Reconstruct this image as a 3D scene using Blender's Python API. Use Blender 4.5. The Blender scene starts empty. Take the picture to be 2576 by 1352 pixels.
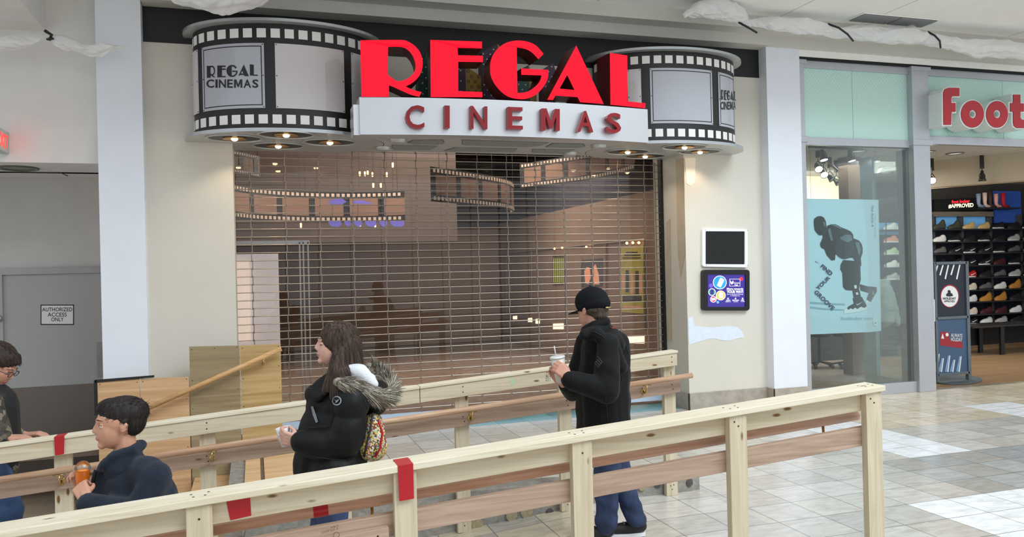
import bpy, bmesh, math, random
from math import sin, cos, pi, sqrt, radians
from mathutils import Vector, Matrix, noise
from mathutils.geometry import tessellate_polygon
from mathutils.bvhtree import BVHTree
random.seed(7)
S = bpy.context.scene
COL = S.collection
# ------------------------------------------------------------------ camera
F, YAW, PITCH, ROLL, EYE = 2018.65, .311856, .0033619, -.02443, 1.6
CX, CY = 1288, 676
FW = Vector((sin(YAW)*cos(PITCH), cos(YAW)*cos(PITCH), sin(PITCH)))
_r0 = Vector((cos(YAW), -sin(YAW), 0)); _u0 = _r0.cross(FW)
RT = _r0*cos(ROLL) + _u0*sin(ROLL); UP = _u0*cos(ROLL) - _r0*sin(ROLL)
cam = bpy.data.objects.new('camera', bpy.data.cameras.new('camera')); COL.objects.link(cam)
cam.data.sensor_width = 36; cam.data.sensor_fit = 'HORIZONTAL'; cam.data.lens = F*36/2576
cam.data.clip_start = .05; cam.data.clip_end = 200
m = Matrix.Identity(4)
for i in range(3):
    m[i][0], m[i][1], m[i][2] = RT[i], UP[i], -FW[i]
m[2][3] = EYE
cam.matrix_world = m
S.camera = cam
# ------------------------------------------------------------------ view, world, lights
S.view_settings.view_transform = 'Standard'
S.view_settings.look = 'None'
S.view_settings.exposure = 0.40
S.view_settings.gamma = 1.0
S.view_settings.use_curve_mapping = False
w = bpy.data.worlds.new('World'); S.world = w; w.use_nodes = True
bg = w.node_tree.nodes['Background']
bg.inputs[0].default_value = (.90, .95, 1.0, 1); bg.inputs[1].default_value = .66

def area(name, loc, target, sx, sy, power, color):
    l = bpy.data.lights.new(name, 'AREA'); l.shape = 'RECTANGLE'; l.size = sx; l.size_y = sy
    l.energy = power; l.color = color
    o = bpy.data.objects.new(name, l); COL.objects.link(o); o.location = loc
    o.rotation_euler = (Vector(target)-Vector(loc)).to_track_quat('-Z', 'Y').to_euler()
    return o
def point(name, loc, power, color, r=.03):
    l = bpy.data.lights.new(name, 'POINT'); l.energy = power; l.color = color; l.shadow_soft_size = r
    o = bpy.data.objects.new(name, l); COL.objects.link(o); o.location = loc; return o
def spot(name, loc, target, power, color, ang=90, r=.04, blend=.6):
    l = bpy.data.lights.new(name, 'SPOT'); l.energy = power; l.color = color; l.shadow_soft_size = r
    l.spot_size = radians(ang); l.spot_blend = blend
    o = bpy.data.objects.new(name, l); COL.objects.link(o); o.location = loc
    o.rotation_euler = (Vector(target)-Vector(loc)).to_track_quat('-Z', 'Y').to_euler(); return o
# atrium skylight, high over the concourse to the right of and behind the camera
area('skylight', (6.5, -2.5, 10.5), (4.5, 4.0, 0), 9, 6, 1200, (.86, .95, 1.0))
# fill lights added to brighten the lobby behind the grille
area('lobby_light', (3.5, 12.5, 3.6), (3.2, 13.0, 0), 5, 3, 170, (1.0, .88, .78))
area('lobby_light', (.8, 11.4, 4.2), (.8, 11.8, 0), 3, 2, 70, (1.0, .86, .76))
# fill added behind the shop window, then the shop ceiling light
area('shop_window_light', (8.6, 9.6, 3.0), (8.6, 9.6, 0), 1.5, 1.2, 25, (1.0, .96, .90))
area('shop_light', (9.6, 10.2, 2.9), (10.3, 11.6, .6), 3.5, 1.2, 120, (1.0, .96, .90))

# ------------------------------------------------------------------ picture ray -> place in the scene
def ray(x, y): return FW + RT*((x-CX)/F) - UP*((y-CY)/F)
def at(x, y, D):
    d = ray(x, y); return d*(D/d.y) + Vector((0, 0, EYE))
def atz(x, y, z):
    d = ray(x, y); return d*((z-EYE)/d.z) + Vector((0, 0, EYE))
def atX(x, y, X):
    d = ray(x, y); return d*(X/d.x) + Vector((0, 0, EYE))
def plane(D): return lambda x, y: at(x, y, D)
def ell(cx, cy, a, b):
    def f(x, y):
        d = ray(x, y); A = (d.x/a)**2+(d.y/b)**2; B = -2*(d.x*cx/a/a+d.y*cy/b/b); C = (cx/a)**2+(cy/b)**2-1
        q = max(B*B-4*A*C, 0); t = (-B-sqrt(q))/(2*A)
        return d*t + Vector((0, 0, EYE))
    return f

# ------------------------------------------------------------------ materials
def lin(c):
    return tuple(((v/255)/12.92 if v/255 <= .04045 else ((v/255+.055)/1.055)**2.4) for v in c)
MATS = {}
def mat(name, rgb, rough=.6, metal=0, var=.06, vs=6, emit=0, bump=0, bs=40, spec=.5, coat=0, alpha=1, trans=0, sheen=0):
    if name in MATS: return MATS[name]
    m = bpy.data.materials.new(name); m.use_nodes = True; nt = m.node_tree; b = nt.nodes['Principled BSDF']
    c = lin(rgb)
    b.inputs['Roughness'].default_value = rough; b.inputs['Metallic'].default_value = metal
    b.inputs['Specular IOR Level'].default_value = spec
    b.inputs['Coat Weight'].default_value = coat
    b.inputs['Sheen Weight'].default_value = sheen
    b.inputs['Alpha'].default_value = alpha; b.inputs['Transmission Weight'].default_value = trans
    tc = nt.nodes.new('ShaderNodeTexCoord')
    if var:
        n = nt.nodes.new('ShaderNodeTexNoise'); n.inputs['Scale'].default_value = vs; n.inputs['Detail'].default_value = 5
        nt.links.new(tc.outputs['Object'], n.inputs['Vector'])
        r = nt.nodes.new('ShaderNodeValToRGB'); r.color_ramp.elements[0].position = .3; r.color_ramp.elements[1].position = .7
        r.color_ramp.elements[0].color = tuple(v*(1-var) for v in c)+(1,); r.color_ramp.elements[1].color = tuple(min(1, v*(1+var)) for v in c)+(1,)
        nt.links.new(n.outputs['Fac'], r.inputs[0]); nt.links.new(r.outputs[0], b.inputs['Base Color'])
    else: b.inputs['Base Color'].default_value = c+(1,)
    if emit:
        b.inputs['Emission Color'].default_value = c+(1,); b.inputs['Emission Strength'].default_value = emit
    if bump:
        n2 = nt.nodes.new('ShaderNodeTexNoise'); n2.inputs['Scale'].default_value = bs; n2.inputs['Detail'].default_value = 4
        bp = nt.nodes.new('ShaderNodeBump'); bp.inputs['Strength'].default_value = bump; bp.inputs['Distance'].default_value = .01
        nt.links.new(tc.outputs['Object'], n2.inputs['Vector']); nt.links.new(n2.outputs['Fac'], bp.inputs['Height'])
        nt.links.new(bp.outputs[0], b.inputs['Normal'])
    MATS[name] = m; return m

def wood(name, rgb, rgb2, axis='X', knots=True, rough=.55, scale=1.0, knot_rgb=(120, 84, 48), kd=1.0, kr=.055):
    if name in MATS: return MATS[name]
    m = bpy.data.materials.new(name); m.use_nodes = True; nt = m.node_tree; b = nt.nodes['Principled BSDF']
    b.inputs['Roughness'].default_value = rough; b.inputs['Specular IOR Level'].default_value = .35
    tc = nt.nodes.new('ShaderNodeTexCoord'); mp = nt.nodes.new('ShaderNodeMapping')
    sc = {'X': (1.1, 22, 22), 'Y': (22, 1.1, 22), 'Z': (22, 22, 1.1)}[axis]
    mp.inputs['Scale'].default_value = tuple(v*scale for v in sc)
    nt.links.new(tc.outputs['Object'], mp.inputs[0])
    n = nt.nodes.new('ShaderNodeTexNoise'); n.inputs['Scale'].default_value = 1.6; n.inputs['Detail'].default_value = 7; n.inputs['Distortion'].default_value = 1.2
    nt.links.new(mp.outputs[0], n.inputs['Vector'])
    r = nt.nodes.new('ShaderNodeValToRGB'); r.color_ramp.elements[0].position = .32; r.color_ramp.elements[1].position = .66
    r.color_ramp.elements[0].color = lin(rgb2)+(1,); r.color_ramp.elements[1].color = lin(rgb)+(1,)
    nt.links.new(n.outputs['Fac'], r.inputs[0]); out = r.outputs[0]
    if knots:
        mp2 = nt.nodes.new('ShaderNodeMapping'); s2 = {'X': (3.2, 9, 9), 'Y': (9, 3.2, 9), 'Z': (9, 9, 3.2)}[axis]
        mp2.inputs['Scale'].default_value = s2; nt.links.new(tc.outputs['Object'], mp2.inputs[0])
        v = nt.nodes.new('ShaderNodeTexVoronoi'); v.inputs['Scale'].default_value = kd
        nt.links.new(mp2.outputs[0], v.inputs['Vector'])
        r2 = nt.nodes.new('ShaderNodeValToRGB'); r2.color_ramp.elements[0].position = kr; r2.color_ramp.elements[1].position = kr*1.8
        r2.color_ramp.elements[0].color = (1, 1, 1, 1); r2.color_ramp.elements[1].color = (0, 0, 0, 1)
        nt.links.new(v.outputs['Distance'], r2.inputs[0])
        mx = nt.nodes.new('ShaderNodeMix'); mx.data_type = 'RGBA'
        nt.links.new(r2.outputs[0], mx.inputs[0]); nt.links.new(out, mx.inputs[6]); mx.inputs[7].default_value = lin(knot_rgb)+(1,)
        out = mx.outputs[2]
    nt.links.new(out, b.inputs['Base Color'])
    bp = nt.nodes.new('ShaderNodeBump'); bp.inputs['Strength'].default_value = .15; bp.inputs['Distance'].default_value = .004
    nt.links.new(n.outputs['Fac'], bp.inputs['Height']); nt.links.new(bp.outputs[0], b.inputs['Normal'])
    MATS[name] = m; return m

def glass(name, tint=(1, 1, 1), refl=1.0, rough=0.0):
    m = bpy.data.materials.new(name); m.use_nodes = True; nt = m.node_tree; nt.nodes.clear()
    o = nt.nodes.new('ShaderNodeOutputMaterial'); t = nt.nodes.new('ShaderNodeBsdfTransparent'); g = nt.nodes.new('ShaderNodeBsdfGlossy')
    t.inputs[0].default_value = tuple(tint)+(1,); g.inputs['Roughness'].default_value = rough
    fr = nt.nodes.new('ShaderNodeFresnel'); fr.inputs[0].default_value = 1.5
    mu = nt.nodes.new('ShaderNodeMath'); mu.operation = 'MULTIPLY'; mu.inputs[1].default_value = refl
    mx = nt.nodes.new('ShaderNodeMixShader')
    nt.links.new(fr.outputs[0], mu.inputs[0]); nt.links.new(mu.outputs[0], mx.inputs[0])
    nt.links.new(t.outputs[0], mx.inputs[1]); nt.links.new(g.outputs[0], mx.inputs[2]); nt.links.new(mx.outputs[0], o.inputs[0])
    return m

def sheet(name, rgb, transp=.25):
    m = bpy.data.materials.new(name); m.use_nodes = True; nt = m.node_tree; b = nt.nodes['Principled BSDF']
    b.inputs['Base Color'].default_value = lin(rgb)+(1,); b.inputs['Roughness'].default_value = .35
    o = nt.nodes['Material Output']; t = nt.nodes.new('ShaderNodeBsdfTransparent'); tl = nt.nodes.new('ShaderNodeBsdfTranslucent')
    tl.inputs[0].default_value = lin(rgb)+(1,)
    m1 = nt.nodes.new('ShaderNodeMixShader'); m1.inputs[0].default_value = .3
    m2 = nt.nodes.new('ShaderNodeMixShader'); m2.inputs[0].default_value = transp
    nt.links.new(b.outputs[0], m1.inputs[1]); nt.links.new(tl.outputs[0], m1.inputs[2])
    nt.links.new(m1.outputs[0], m2.inputs[1]); nt.links.new(t.outputs[0], m2.inputs[2]); nt.links.new(m2.outputs[0], o.inputs[0])
    return m

# ------------------------------------------------------------------ mesh builder
def V(*a): return Vector(a)
class MB:
    def __init__(s): s.v = []; s.f = []; s.m = []
    def add(s, vs, fs, mi=0):
        o = len(s.v); s.v += [Vector(v) for v in vs]
        for f in fs: s.f.append(tuple(i+o for i in f)); s.m.append(mi)
        return s
    def hexa(s, p, mi=0):   # p: 4 bottom, 4 top, matching order
        return s.add(p, [(0, 3, 2, 1), (4, 5, 6, 7), (0, 1, 5, 4), (1, 2, 6, 5), (2, 3, 7, 6), (3, 0, 4, 7)], mi)
    def box(s, x0, x1, y0, y1, z0, z1, mi=0):
        return s.hexa([(x0, y0, z0), (x1, y0, z0), (x1, y1, z0), (x0, y1, z0), (x0, y0, z1), (x1, y0, z1), (x1, y1, z1), (x0, y1, z1)], mi)
    def quad(s, a, b, c, d, mi=0): return s.add([a, b, c, d], [(0, 1, 2, 3)], mi)
    def slab(s, pts, off, mi=0, side=None, holes=(), back=None):
        """filled outline pts (3-D points, may have holes) given thickness by the vector off (or a function of the point)"""
        loops = [list(map(Vector, pts))]+[list(map(Vector, h)) for h in holes]
        tri = tessellate_polygon(loops); allp = [p for l in loops for p in l]; n = len(allp)
        of = off if callable(off) else (lambda p: Vector(off))
        bk = [p+of(p) for p in allp]
        o = len(s.v); s.v += allp+bk
        for t in tri:
            s.f.append((t[0]+o, t[1]+o, t[2]+o)); s.m.append(mi)
            s.f.append((t[2]+o+n, t[1]+o+n, t[0]+o+n)); s.m.append(back if back is not None else (mi if side is None else side))
        k = 0
        for l in loops:
            for i in range(len(l)):
                a = k+i; b = k+(i+1) % len(l)
                s.f.append((a+o, b+o, b+o+n, a+o+n)); s.m.append(mi if side is None else side)
            k += len(l)
        return s
    def tube(s, path, rad, seg=10, mi=0, cap=True, closed=False, squash=None):
        path = [Vector(p) for p in path]; n = len(path)
        if not hasattr(rad, '__len__'): rad = [rad]*n
        o = len(s.v); ref = None
        for i, p in enumerate(path):
            if closed: t = path[(i+1) % n]-path[i-1]
            else: t = (path[min(i+1, n-1)]-path[max(i-1, 0)])
            t.normalize()
            if ref is None: ref = V(0, 0, 1) if abs(t.z) < .9 else V(0, 1, 0)
            a = t.cross(ref).normalized(); b = a.cross(t).normalized(); ref = b
            for k in range(seg):
                q = 2*pi*k/seg; s.v.append(p+(a*cos(q)+b*sin(q)*(squash or 1))*rad[i])
        for i in range(n if closed else n-1):
            j = (i+1) % n
            for k in range(seg):
                l = (k+1) % seg
                s.f.append((o+i*seg+k, o+i*seg+l, o+j*seg+l, o+j*seg+k)); s.m.append(mi)
        if cap and not closed:
            s.f.append(tuple(o+k for k in range(seg))[::-1]); s.m.append(mi)
            s.f.append(tuple(o+(n-1)*seg+k for k in range(seg))); s.m.append(mi)
        return s
    def lathe(s, prof, c, axis=(0, 0, 1), seg=20, mi=0, sx=1, sy=1):
        """prof: list of (radius, height) along axis from c"""
        ax = Vector(axis).normalized(); a = ax.cross(V(0, 1, 0) if abs(ax.y) < .9 else V(1, 0, 0)).normalized(); b = ax.cross(a)
        o = len(s.v); c = Vector(c)
        for r, h in prof:
            for k in range(seg):
                q = 2*pi*k/seg; s.v.append(c+ax*h+(a*cos(q)*sx+b*sin(q)*sy)*max(r, 1e-5))
        for i in range(len(prof)-1):
            for k in range(seg):
                l = (k+1) % seg; s.f.append((o+i*seg+k, o+i*seg+l, o+(i+1)*seg+l, o+(i+1)*seg+k)); s.m.append(mi)
        return s
    def sphere(s, c, r, mi=0, seg=14, rings=9, sc=(1, 1, 1)):
        prof = [(r*sin(pi*i/rings), -r*cos(pi*i/rings)) for i in range(rings+1)]
        o = len(s.v); s.lathe(prof, (0, 0, 0), seg=seg, mi=mi)
        for i in range(o, len(s.v)):
            p = s.v[i]; s.v[i] = V(p.x*sc[0], p.y*sc[1], p.z*sc[2])+Vector(c)
        return s
    def build(s, name, mats, parent=None, smooth=False, bevel=0, recalc=True, origin=None):
        if not isinstance(mats, (list, tuple)): mats = [mats]
        me = bpy.data.meshes.new(name)
        if parent is not None:
            off = Vector((0, 0, 0)); p = parent
            while p is not None: off += p.location; p = p.parent
        elif origin is not None: off = Vector(origin)
        else:
            xs = [v.x for v in s.v]; ys = [v.y for v in s.v]; zs = [v.z for v in s.v]
            off = V((min(xs)+max(xs))/2, (min(ys)+max(ys))/2, min(zs))
        me.from_pydata([v-off for v in s.v], [], s.f)
        for mm in mats: me.materials.append(mm)
        me.polygons.foreach_set('material_index', s.m)
        if recalc:
            bm = bmesh.new(); bm.from_mesh(me); bmesh.ops.recalc_face_normals(bm, faces=bm.faces); bm.to_mesh(me); bm.free()
        if smooth: me.polygons.foreach_set('use_smooth', [True]*len(me.polygons))
        me.update()
        o = bpy.data.objects.new(name, me); COL.objects.link(o)
        if parent is not None: o.parent = parent
        else: o.location = off
        if bevel:
            md = o.modifiers.new('bevel', 'BEVEL'); md.width = bevel; md.segments = 2; md.limit_method = 'ANGLE'; md.angle_limit = radians(50)
        if smooth == 'auto':
            me.polygons.foreach_set('use_smooth', [False]*len(me.polygons))
        return o

def thing(name, label, cat, loc=(0, 0, 0), group=None):
    o = bpy.data.objects.new(name, None); COL.objects.link(o); o.location = loc; o.empty_display_size = .1
    o['label'] = label; o['category'] = cat
    if group: o['group'] = group
    return o
def tag(o, label, cat, group=None):
    o['label'] = label; o['category'] = cat
    if group: o['group'] = group
    return o
def struct(o, label=None):
    o['kind'] = 'structure'
    if label: o['label'] = label
    return o

def densify(pts, closed=True, n=4, sharp=38):
    """round the gentle corners of an outline, keep the sharp ones"""
    P = [Vector(p) for p in pts]; N = len(P); out = []
    def issharp(i):
        a = (P[i]-P[i-1]); b = (P[(i+1) % N]-P[i])
        if a.length < 1e-9 or b.length < 1e-9: return True
        return math.degrees(a.angle(b)) > sharp
    sh = [issharp(i) for i in range(N)]
    for i in range(N):
        j = (i+1) % N; p1, p2 = P[i], P[j]
        p0 = P[i-1] if not sh[i] else p1; p3 = P[(j+1) % N] if not sh[j] else p2
        out.append(p1)
        if sh[i] and sh[j]: continue
        for k in range(1, n):
            t = k/n
            out.append(.5*((2*p1)+(-p0+p2)*t+(2*p0-5*p1+4*p2-p3)*t*t+(-p0+3*p1-3*p2+p3)*t**3))
    return out

# flat lettering -------------------------------------------------------------
_glyph = {}
def glyphs(body, bold=0.0, shear=0.0, space=1.0):
    key = (body, bold, shear, space)
    if key in _glyph: return _glyph[key]
    if body == 'M':   # block capital drawn by hand
        P_ = [(0, 0), (0, 1), (.27, 1), (.5, .40), (.73, 1), (1, 1), (1, 0), (.79, 0), (.79, .66), (.58, .10), (.42, .10), (.21, .66), (.21, 0)]
        _glyph[key] = (P_, [tuple(t) for t in tessellate_polygon([[Vector(p+(0,)) for p in P_]])]); return _glyph[key]
    cu = bpy.data.curves.new('t', 'FONT'); cu.body = body; cu.size = 1; cu.offset = bold; cu.shear = shear; cu.space_character = space
    cu.resolution_u = 3
    ob = bpy.data.objects.new('t', cu); COL.objects.link(ob)
    dg = bpy.context.evaluated_depsgraph_get(); me = bpy.data.meshes.new_from_object(ob.evaluated_get(dg))
    vs = [v.co.copy() for v in me.vertices]; fs = [tuple(p.vertices) for p in me.polygons]
    bpy.data.objects.remove(ob); bpy.data.curves.remove(cu); bpy.data.meshes.remove(me)
    x0 = min(v.x for v in vs); x1 = max(v.x for v in vs); y0 = min(v.y for v in vs); y1 = max(v.y for v in vs)
    vs = [((v.x-x0)/(x1-x0), (v.y-y0)/(y1-y0)) for v in vs]
    _glyph[key] = (vs, fs); return _glyph[key]
def lettering(mb, body, quad, surf, off=(0, 0, 0), thick=None, mi=0, side=None, bold=0.0, shear=0.0, space=1.0):
    """quad: picture corners TL, TR, BR, BL of the word; surf maps a picture point onto its surface"""
    vs, fs = glyphs(body, bold, shear, space)
    TL, TR, BR, BL = [Vector(q).to_2d() if len(q) > 2 else Vector(q) for q in quad]
    pts = []
    for u, v in vs:
        p = (BL*(1-u)+BR*u)*(1-v)+(TL*(1-u)+TR*u)*v
        pts.append(surf(p.x, p.y)+Vector(off))
    n = len(pts); o = len(mb.v)
    mb.v += pts
    for f in fs: mb.f.append(tuple(i+o for i in f)); mb.m.append(mi)
    if thick is not None:
        t = Vector(thick); mb.v += [p+t for p in pts]
        for f in fs: mb.f.append(tuple(i+o+n for i in f[::-1])); mb.m.append(mi if side is None else side)
        cnt = {}
        for f in fs:
            for i in range(len(f)):
                e = (f[i], f[(i+1) % len(f)]); cnt[e] = 1
        for (a, b) in list(cnt):
            if (b, a) not in cnt:
                mb.f.append((a+o, b+o, b+o+n, a+o+n)); mb.m.append(mi if side is None else side)
    return mb
def rect(x0, y0, x1, y1): return [(x0, y0), (x1, y0), (x1, y1), (x0, y1)]
def pq(mb, quad, surf, off=(0, 0, 0), mi=0, thick=None):
    """filled picture outline laid on a surface"""
    pts = [surf(x, y)+Vector(off) for x, y in quad]
    if thick is None:
        tri = tessellate_polygon([pts]); o = len(mb.v); mb.v += pts
        for t in tri: mb.f.append(tuple(i+o for i in t)); mb.m.append(mi)
    else: mb.slab(pts, thick, mi)
    return mb

# organic bodies --------------------------------------------------------------
def _ico(c, r, sub=2):
    bm = bmesh.new(); bmesh.ops.create_icosphere(bm, subdivisions=sub, radius=1)
    R = r if hasattr(r, '__len__') else (r, r, r)
    vs = [V(v.co.x*R[0], v.co.y*R[1], v.co.z*R[2])+Vector(c) for v in bm.verts]; fs = [tuple(v.index for v in f.verts) for f in bm.faces]
    bm.free(); return vs, fs
def blob(name, parts, mt, parent, voxel=.012, smooth=4, noise_amp=0, noise_scale=8, cuts=(), fn=None, flat=False):
    """parts: ('c', p0, r0, p1, r1) tapered limb, ('e', centre, (rx,ry,rz)[, Euler-matrix]) ellipsoid; fused into one skin"""
    bm = bmesh.new()
    for p in parts:
        if p[0] == 'c':
            _, a, ra, b, rb = p
            v1, _f = _ico(a, ra); v2, _f = _ico(b, rb)
            vs = [bm.verts.new(v) for v in v1+v2]
            r = bmesh.ops.convex_hull(bm, input=vs)
            bmesh.ops.delete(bm, geom=[g for g in set(r['geom_interior']+r['geom_unused']) if isinstance(g, bmesh.types.BMVert)], context='VERTS')
        else:
            c, R = p[1], p[2]; vs, fs = _ico((0, 0, 0), R, 3)
            if len(p) > 3: vs = [p[3] @ v for v in vs]
            bv = [bm.verts.new(v+Vector(c)) for v in vs]
            for f in fs: bm.faces.new([bv[i] for i in f])
    me = bpy.data.meshes.new(name); bm.to_mesh(me); bm.free()
    tmp = bpy.data.objects.new('tmp', me); COL.objects.link(tmp)
    md = tmp.modifiers.new('r', 'REMESH'); md.mode = 'VOXEL'; md.voxel_size = voxel; md.adaptivity = 0
    if smooth:
        ms = tmp.modifiers.new('s', 'SMOOTH'); ms.factor = .6; ms.iterations = smooth
    dg = bpy.context.evaluated_depsgraph_get(); m2 = bpy.data.meshes.new_from_object(tmp.evaluated_get(dg))
    bpy.data.objects.remove(tmp); bpy.data.meshes.remove(me)
    off = Vector((0, 0, 0)); q = parent
    while q is not None: off += q.location; q = q.parent
    if noise_amp or fn:
        nrm = [v.normal.copy() for v in m2.vertices]
        for v, n in zip(m2.vertices, nrm):
            d = 0
            if noise_amp:
                c = v.co
                d = noise_amp*(noise.noise(V(c.x*noise_scale*1.0, c.y*noise_scale, c.z*noise_scale*1.9))+.4*noise.noise(c*noise_scale*2.7))
            if fn: d += fn(v.co, n)
            v.co = v.co+n*d
    if cuts:
        bm = bmesh.new(); bm.from_mesh(m2)
        for co, no in cuts:
            r = bmesh.ops.bisect_plane(bm, geom=bm.verts[:]+bm.edges[:]+bm.faces[:], plane_co=co, plane_no=no, clear_outer=True)
            ed = [e for e in r['geom_cut'] if isinstance(e, bmesh.types.BMEdge)]
            bmesh.ops.holes_fill(bm, edges=[e for e in ed if e.is_boundary], sides=0)
        bm.to_mesh(m2); bm.free()
    for v in m2.vertices: v.co = v.co-off
    m2.materials.clear(); m2.materials.append(mt) if not isinstance(mt, (list, tuple)) else [m2.materials.append(q) for q in mt]
    m2.polygons.foreach_set('use_smooth', [not flat]*len(m2.polygons))
    m2.polygons.foreach_set('material_index', [0]*len(m2.polygons))
    m2.name = name
    o = bpy.data.objects.new(name, m2); COL.objects.link(o)
    if parent is not None: o.parent = parent
    return o
# ================================================================== ROOM SHELL
m_cream = mat('cream paint', (212, 207, 195), .7, var=.03, vs=2, bump=.05, bs=60)
m_white = mat('white paint', (238, 238, 236), .6, var=.02, vs=2)
m_grey = mat('grey white paint', (222, 220, 216), .7, var=.03)
m_ceil = mat('ceiling white', (244, 243, 239), .8, var=.02)
m_black = mat('black fascia', (14, 15, 16), .5, var=.1)
m_dark = mat('dark gap', (20, 20, 20), .8, var=0)
m_stone = mat('stone skirting', (168, 160, 148), .35, var=.16, vs=14)
m_patch = mat('joint compound', (216, 224, 236), .7, var=.04, vs=20)
m_patch2 = mat('primer stain', (196, 182, 160), .6, var=.06, vs=10)
m_alu = mat('brushed aluminium', (190, 192, 198), .32, metal=.85, var=.05, vs=30)
m_frame = mat('silver storefront frame', (186, 188, 194), .35, metal=.55, var=.03)
m_blackm = mat('black metal', (22, 22, 24), .4, var=.1)

# --- tiled floor -----------------------------------------------------------
def tile_material():
    m = bpy.data.materials.new('stone tiles'); m.use_nodes = True; nt = m.node_tree; b = nt.nodes['Principled BSDF']
    at_ = nt.nodes.new('ShaderNodeAttribute'); at_.attribute_name = 'tilecol'
    uv = nt.nodes.new('ShaderNodeUVMap'); sp = nt.nodes.new('ShaderNodeSeparateXYZ'); nt.links.new(uv.outputs[0], sp.inputs[0])
    def edge(s):
        a = nt.nodes.new('ShaderNodeMath'); a.operation = 'SUBTRACT'; a.inputs[1].default_value = .5; nt.links.new(sp.outputs[s], a.inputs[0])
        c = nt.nodes.new('ShaderNodeMath'); c.operation = 'ABSOLUTE'; nt.links.new(a.outputs[0], c.inputs[0]); return c
    mx = nt.nodes.new('ShaderNodeMath'); mx.operation = 'MAXIMUM'
    nt.links.new(edge(0).outputs[0], mx.inputs[0]); nt.links.new(edge(1).outputs[0], mx.inputs[1])
    gt = nt.nodes.new('ShaderNodeMath'); gt.operation = 'GREATER_THAN'; gt.inputs[1].default_value = .4925
    nt.links.new(mx.outputs[0], gt.inputs[0])
    tc = nt.nodes.new('ShaderNodeTexCoord'); mp = nt.nodes.new('ShaderNodeMapping'); mp.inputs['Scale'].default_value = (3, 9, 3)
    nt.links.new(tc.outputs['Object'], mp.inputs[0])
    n = nt.nodes.new('ShaderNodeTexNoise'); n.inputs['Scale'].default_value = 2.2; n.inputs['Detail'].default_value = 8; n.inputs['Distortion'].default_value = .8
    nt.links.new(mp.outputs[0], n.inputs['Vector'])
    r = nt.nodes.new('ShaderNodeValToRGB'); r.color_ramp.elements[0].position = .3; r.color_ramp.elements[1].position = .62
    r.color_ramp.elements[0].color = (.78, .76, .73, 1); r.color_ramp.elements[1].color = (1, 1, 1, 1); nt.links.new(n.outputs['Fac'], r.inputs[0])
    mu = nt.nodes.new('ShaderNodeMix'); mu.data_type = 'RGBA'; mu.blend_type = 'MULTIPLY'; mu.inputs[0].default_value = 1
    nt.links.new(at_.outputs[0], mu.inputs[6]); nt.links.new(r.outputs[0], mu.inputs[7])
    g = nt.nodes.new('ShaderNodeMix'); g.data_type = 'RGBA'; nt.links.new(gt.outputs[0], g.inputs[0]); nt.links.new(mu.outputs[2], g.inputs[6]); g.inputs[7].default_value = (.10, .10, .10, 1)
    nt.links.new(g.outputs[2], b.inputs['Base Color']); b.inputs['Roughness'].default_value = .22; b.inputs['Specular IOR Level'].default_value = .55
    return m
m_tile = tile_material()
DX, DY, X0, Y0 = .330, .3285, 1.42, 4.25
def ramp(x): return max(-.62, min(0, (x-2.2)*.078))
def tile_floor(name, xa, xb, ya, yb, hf, colf, parent=None):
    vs = []; fs = []; uvs = []; cols = []
    def ticks(a, b, o, d):
        k = math.ceil((a-o)/d+1e-6); t = [a]
        while o+k*d < b-1e-6: t.append(o+k*d); k += 1
        return t+[b]
    xs = ticks(xa, xb, X0, DX); ys = ticks(ya, yb, Y0, DY)
    for i in range(len(xs)-1):
        for j in range(len(ys)-1):
            x1, x2, y1, y2 = xs[i], xs[i+1], ys[j], ys[j+1]; o = len(vs)
            vs += [(x1, y1, hf(x1)), (x2, y1, hf(x2)), (x2, y2, hf(x2)), (x1, y2, hf(x1))]; fs.append((o, o+1, o+2, o+3))
            u1 = ((x1-X0)/DX) % 1 if i == 0 and (x2-x1) < DX*.99 else 0; u2 = 1 if i < len(xs)-2 else (x2-x1)/DX
            v1 = ((y1-Y0)/DY) % 1 if j == 0 and (y2-y1) < DY*.99 else 0; v2 = 1 if j < len(ys)-2 else (y2-y1)/DY
            uvs += [(u1, v1), (u2, v1), (u2, v2), (u1, v2)]
            cols += [lin(colf((x1+x2)/2, (y1+y2)/2))+(1,)]*4
    me = bpy.data.meshes.new(name); me.from_pydata(vs, [], fs)
    me.uv_layers.new(name='uv'); me.color_attributes.new('tilecol', 'FLOAT_COLOR', 'CORNER')
    me.uv_layers['uv'].data.foreach_set('uv', [c for u in uvs for c in u])
    me.color_attributes['tilecol'].data.foreach_set('color', [c for u in cols for c in u])
    me.materials.append(m_tile); o = bpy.data.objects.new(name, me); COL.objects.link(o); return struct(o)
rf = random.Random(3)
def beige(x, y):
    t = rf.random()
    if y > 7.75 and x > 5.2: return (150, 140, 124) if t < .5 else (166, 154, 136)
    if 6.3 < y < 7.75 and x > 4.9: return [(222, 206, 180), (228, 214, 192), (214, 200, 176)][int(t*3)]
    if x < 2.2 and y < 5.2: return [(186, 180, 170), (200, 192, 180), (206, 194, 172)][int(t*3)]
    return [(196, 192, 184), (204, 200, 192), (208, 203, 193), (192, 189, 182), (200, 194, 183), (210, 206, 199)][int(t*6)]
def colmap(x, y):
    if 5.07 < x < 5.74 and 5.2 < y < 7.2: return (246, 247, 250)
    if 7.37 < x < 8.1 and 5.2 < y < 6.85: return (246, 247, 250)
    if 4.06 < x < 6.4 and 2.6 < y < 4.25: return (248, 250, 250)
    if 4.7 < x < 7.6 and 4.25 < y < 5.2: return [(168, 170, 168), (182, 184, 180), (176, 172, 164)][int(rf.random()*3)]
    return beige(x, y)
def colup(x, y):
    if y > 8.18: return [(112, 168, 168), (122, 176, 174), (106, 160, 162)][int(rf.random()*3)] if y < 8.5 else (96, 84, 74)
    return beige(x, y)
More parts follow.
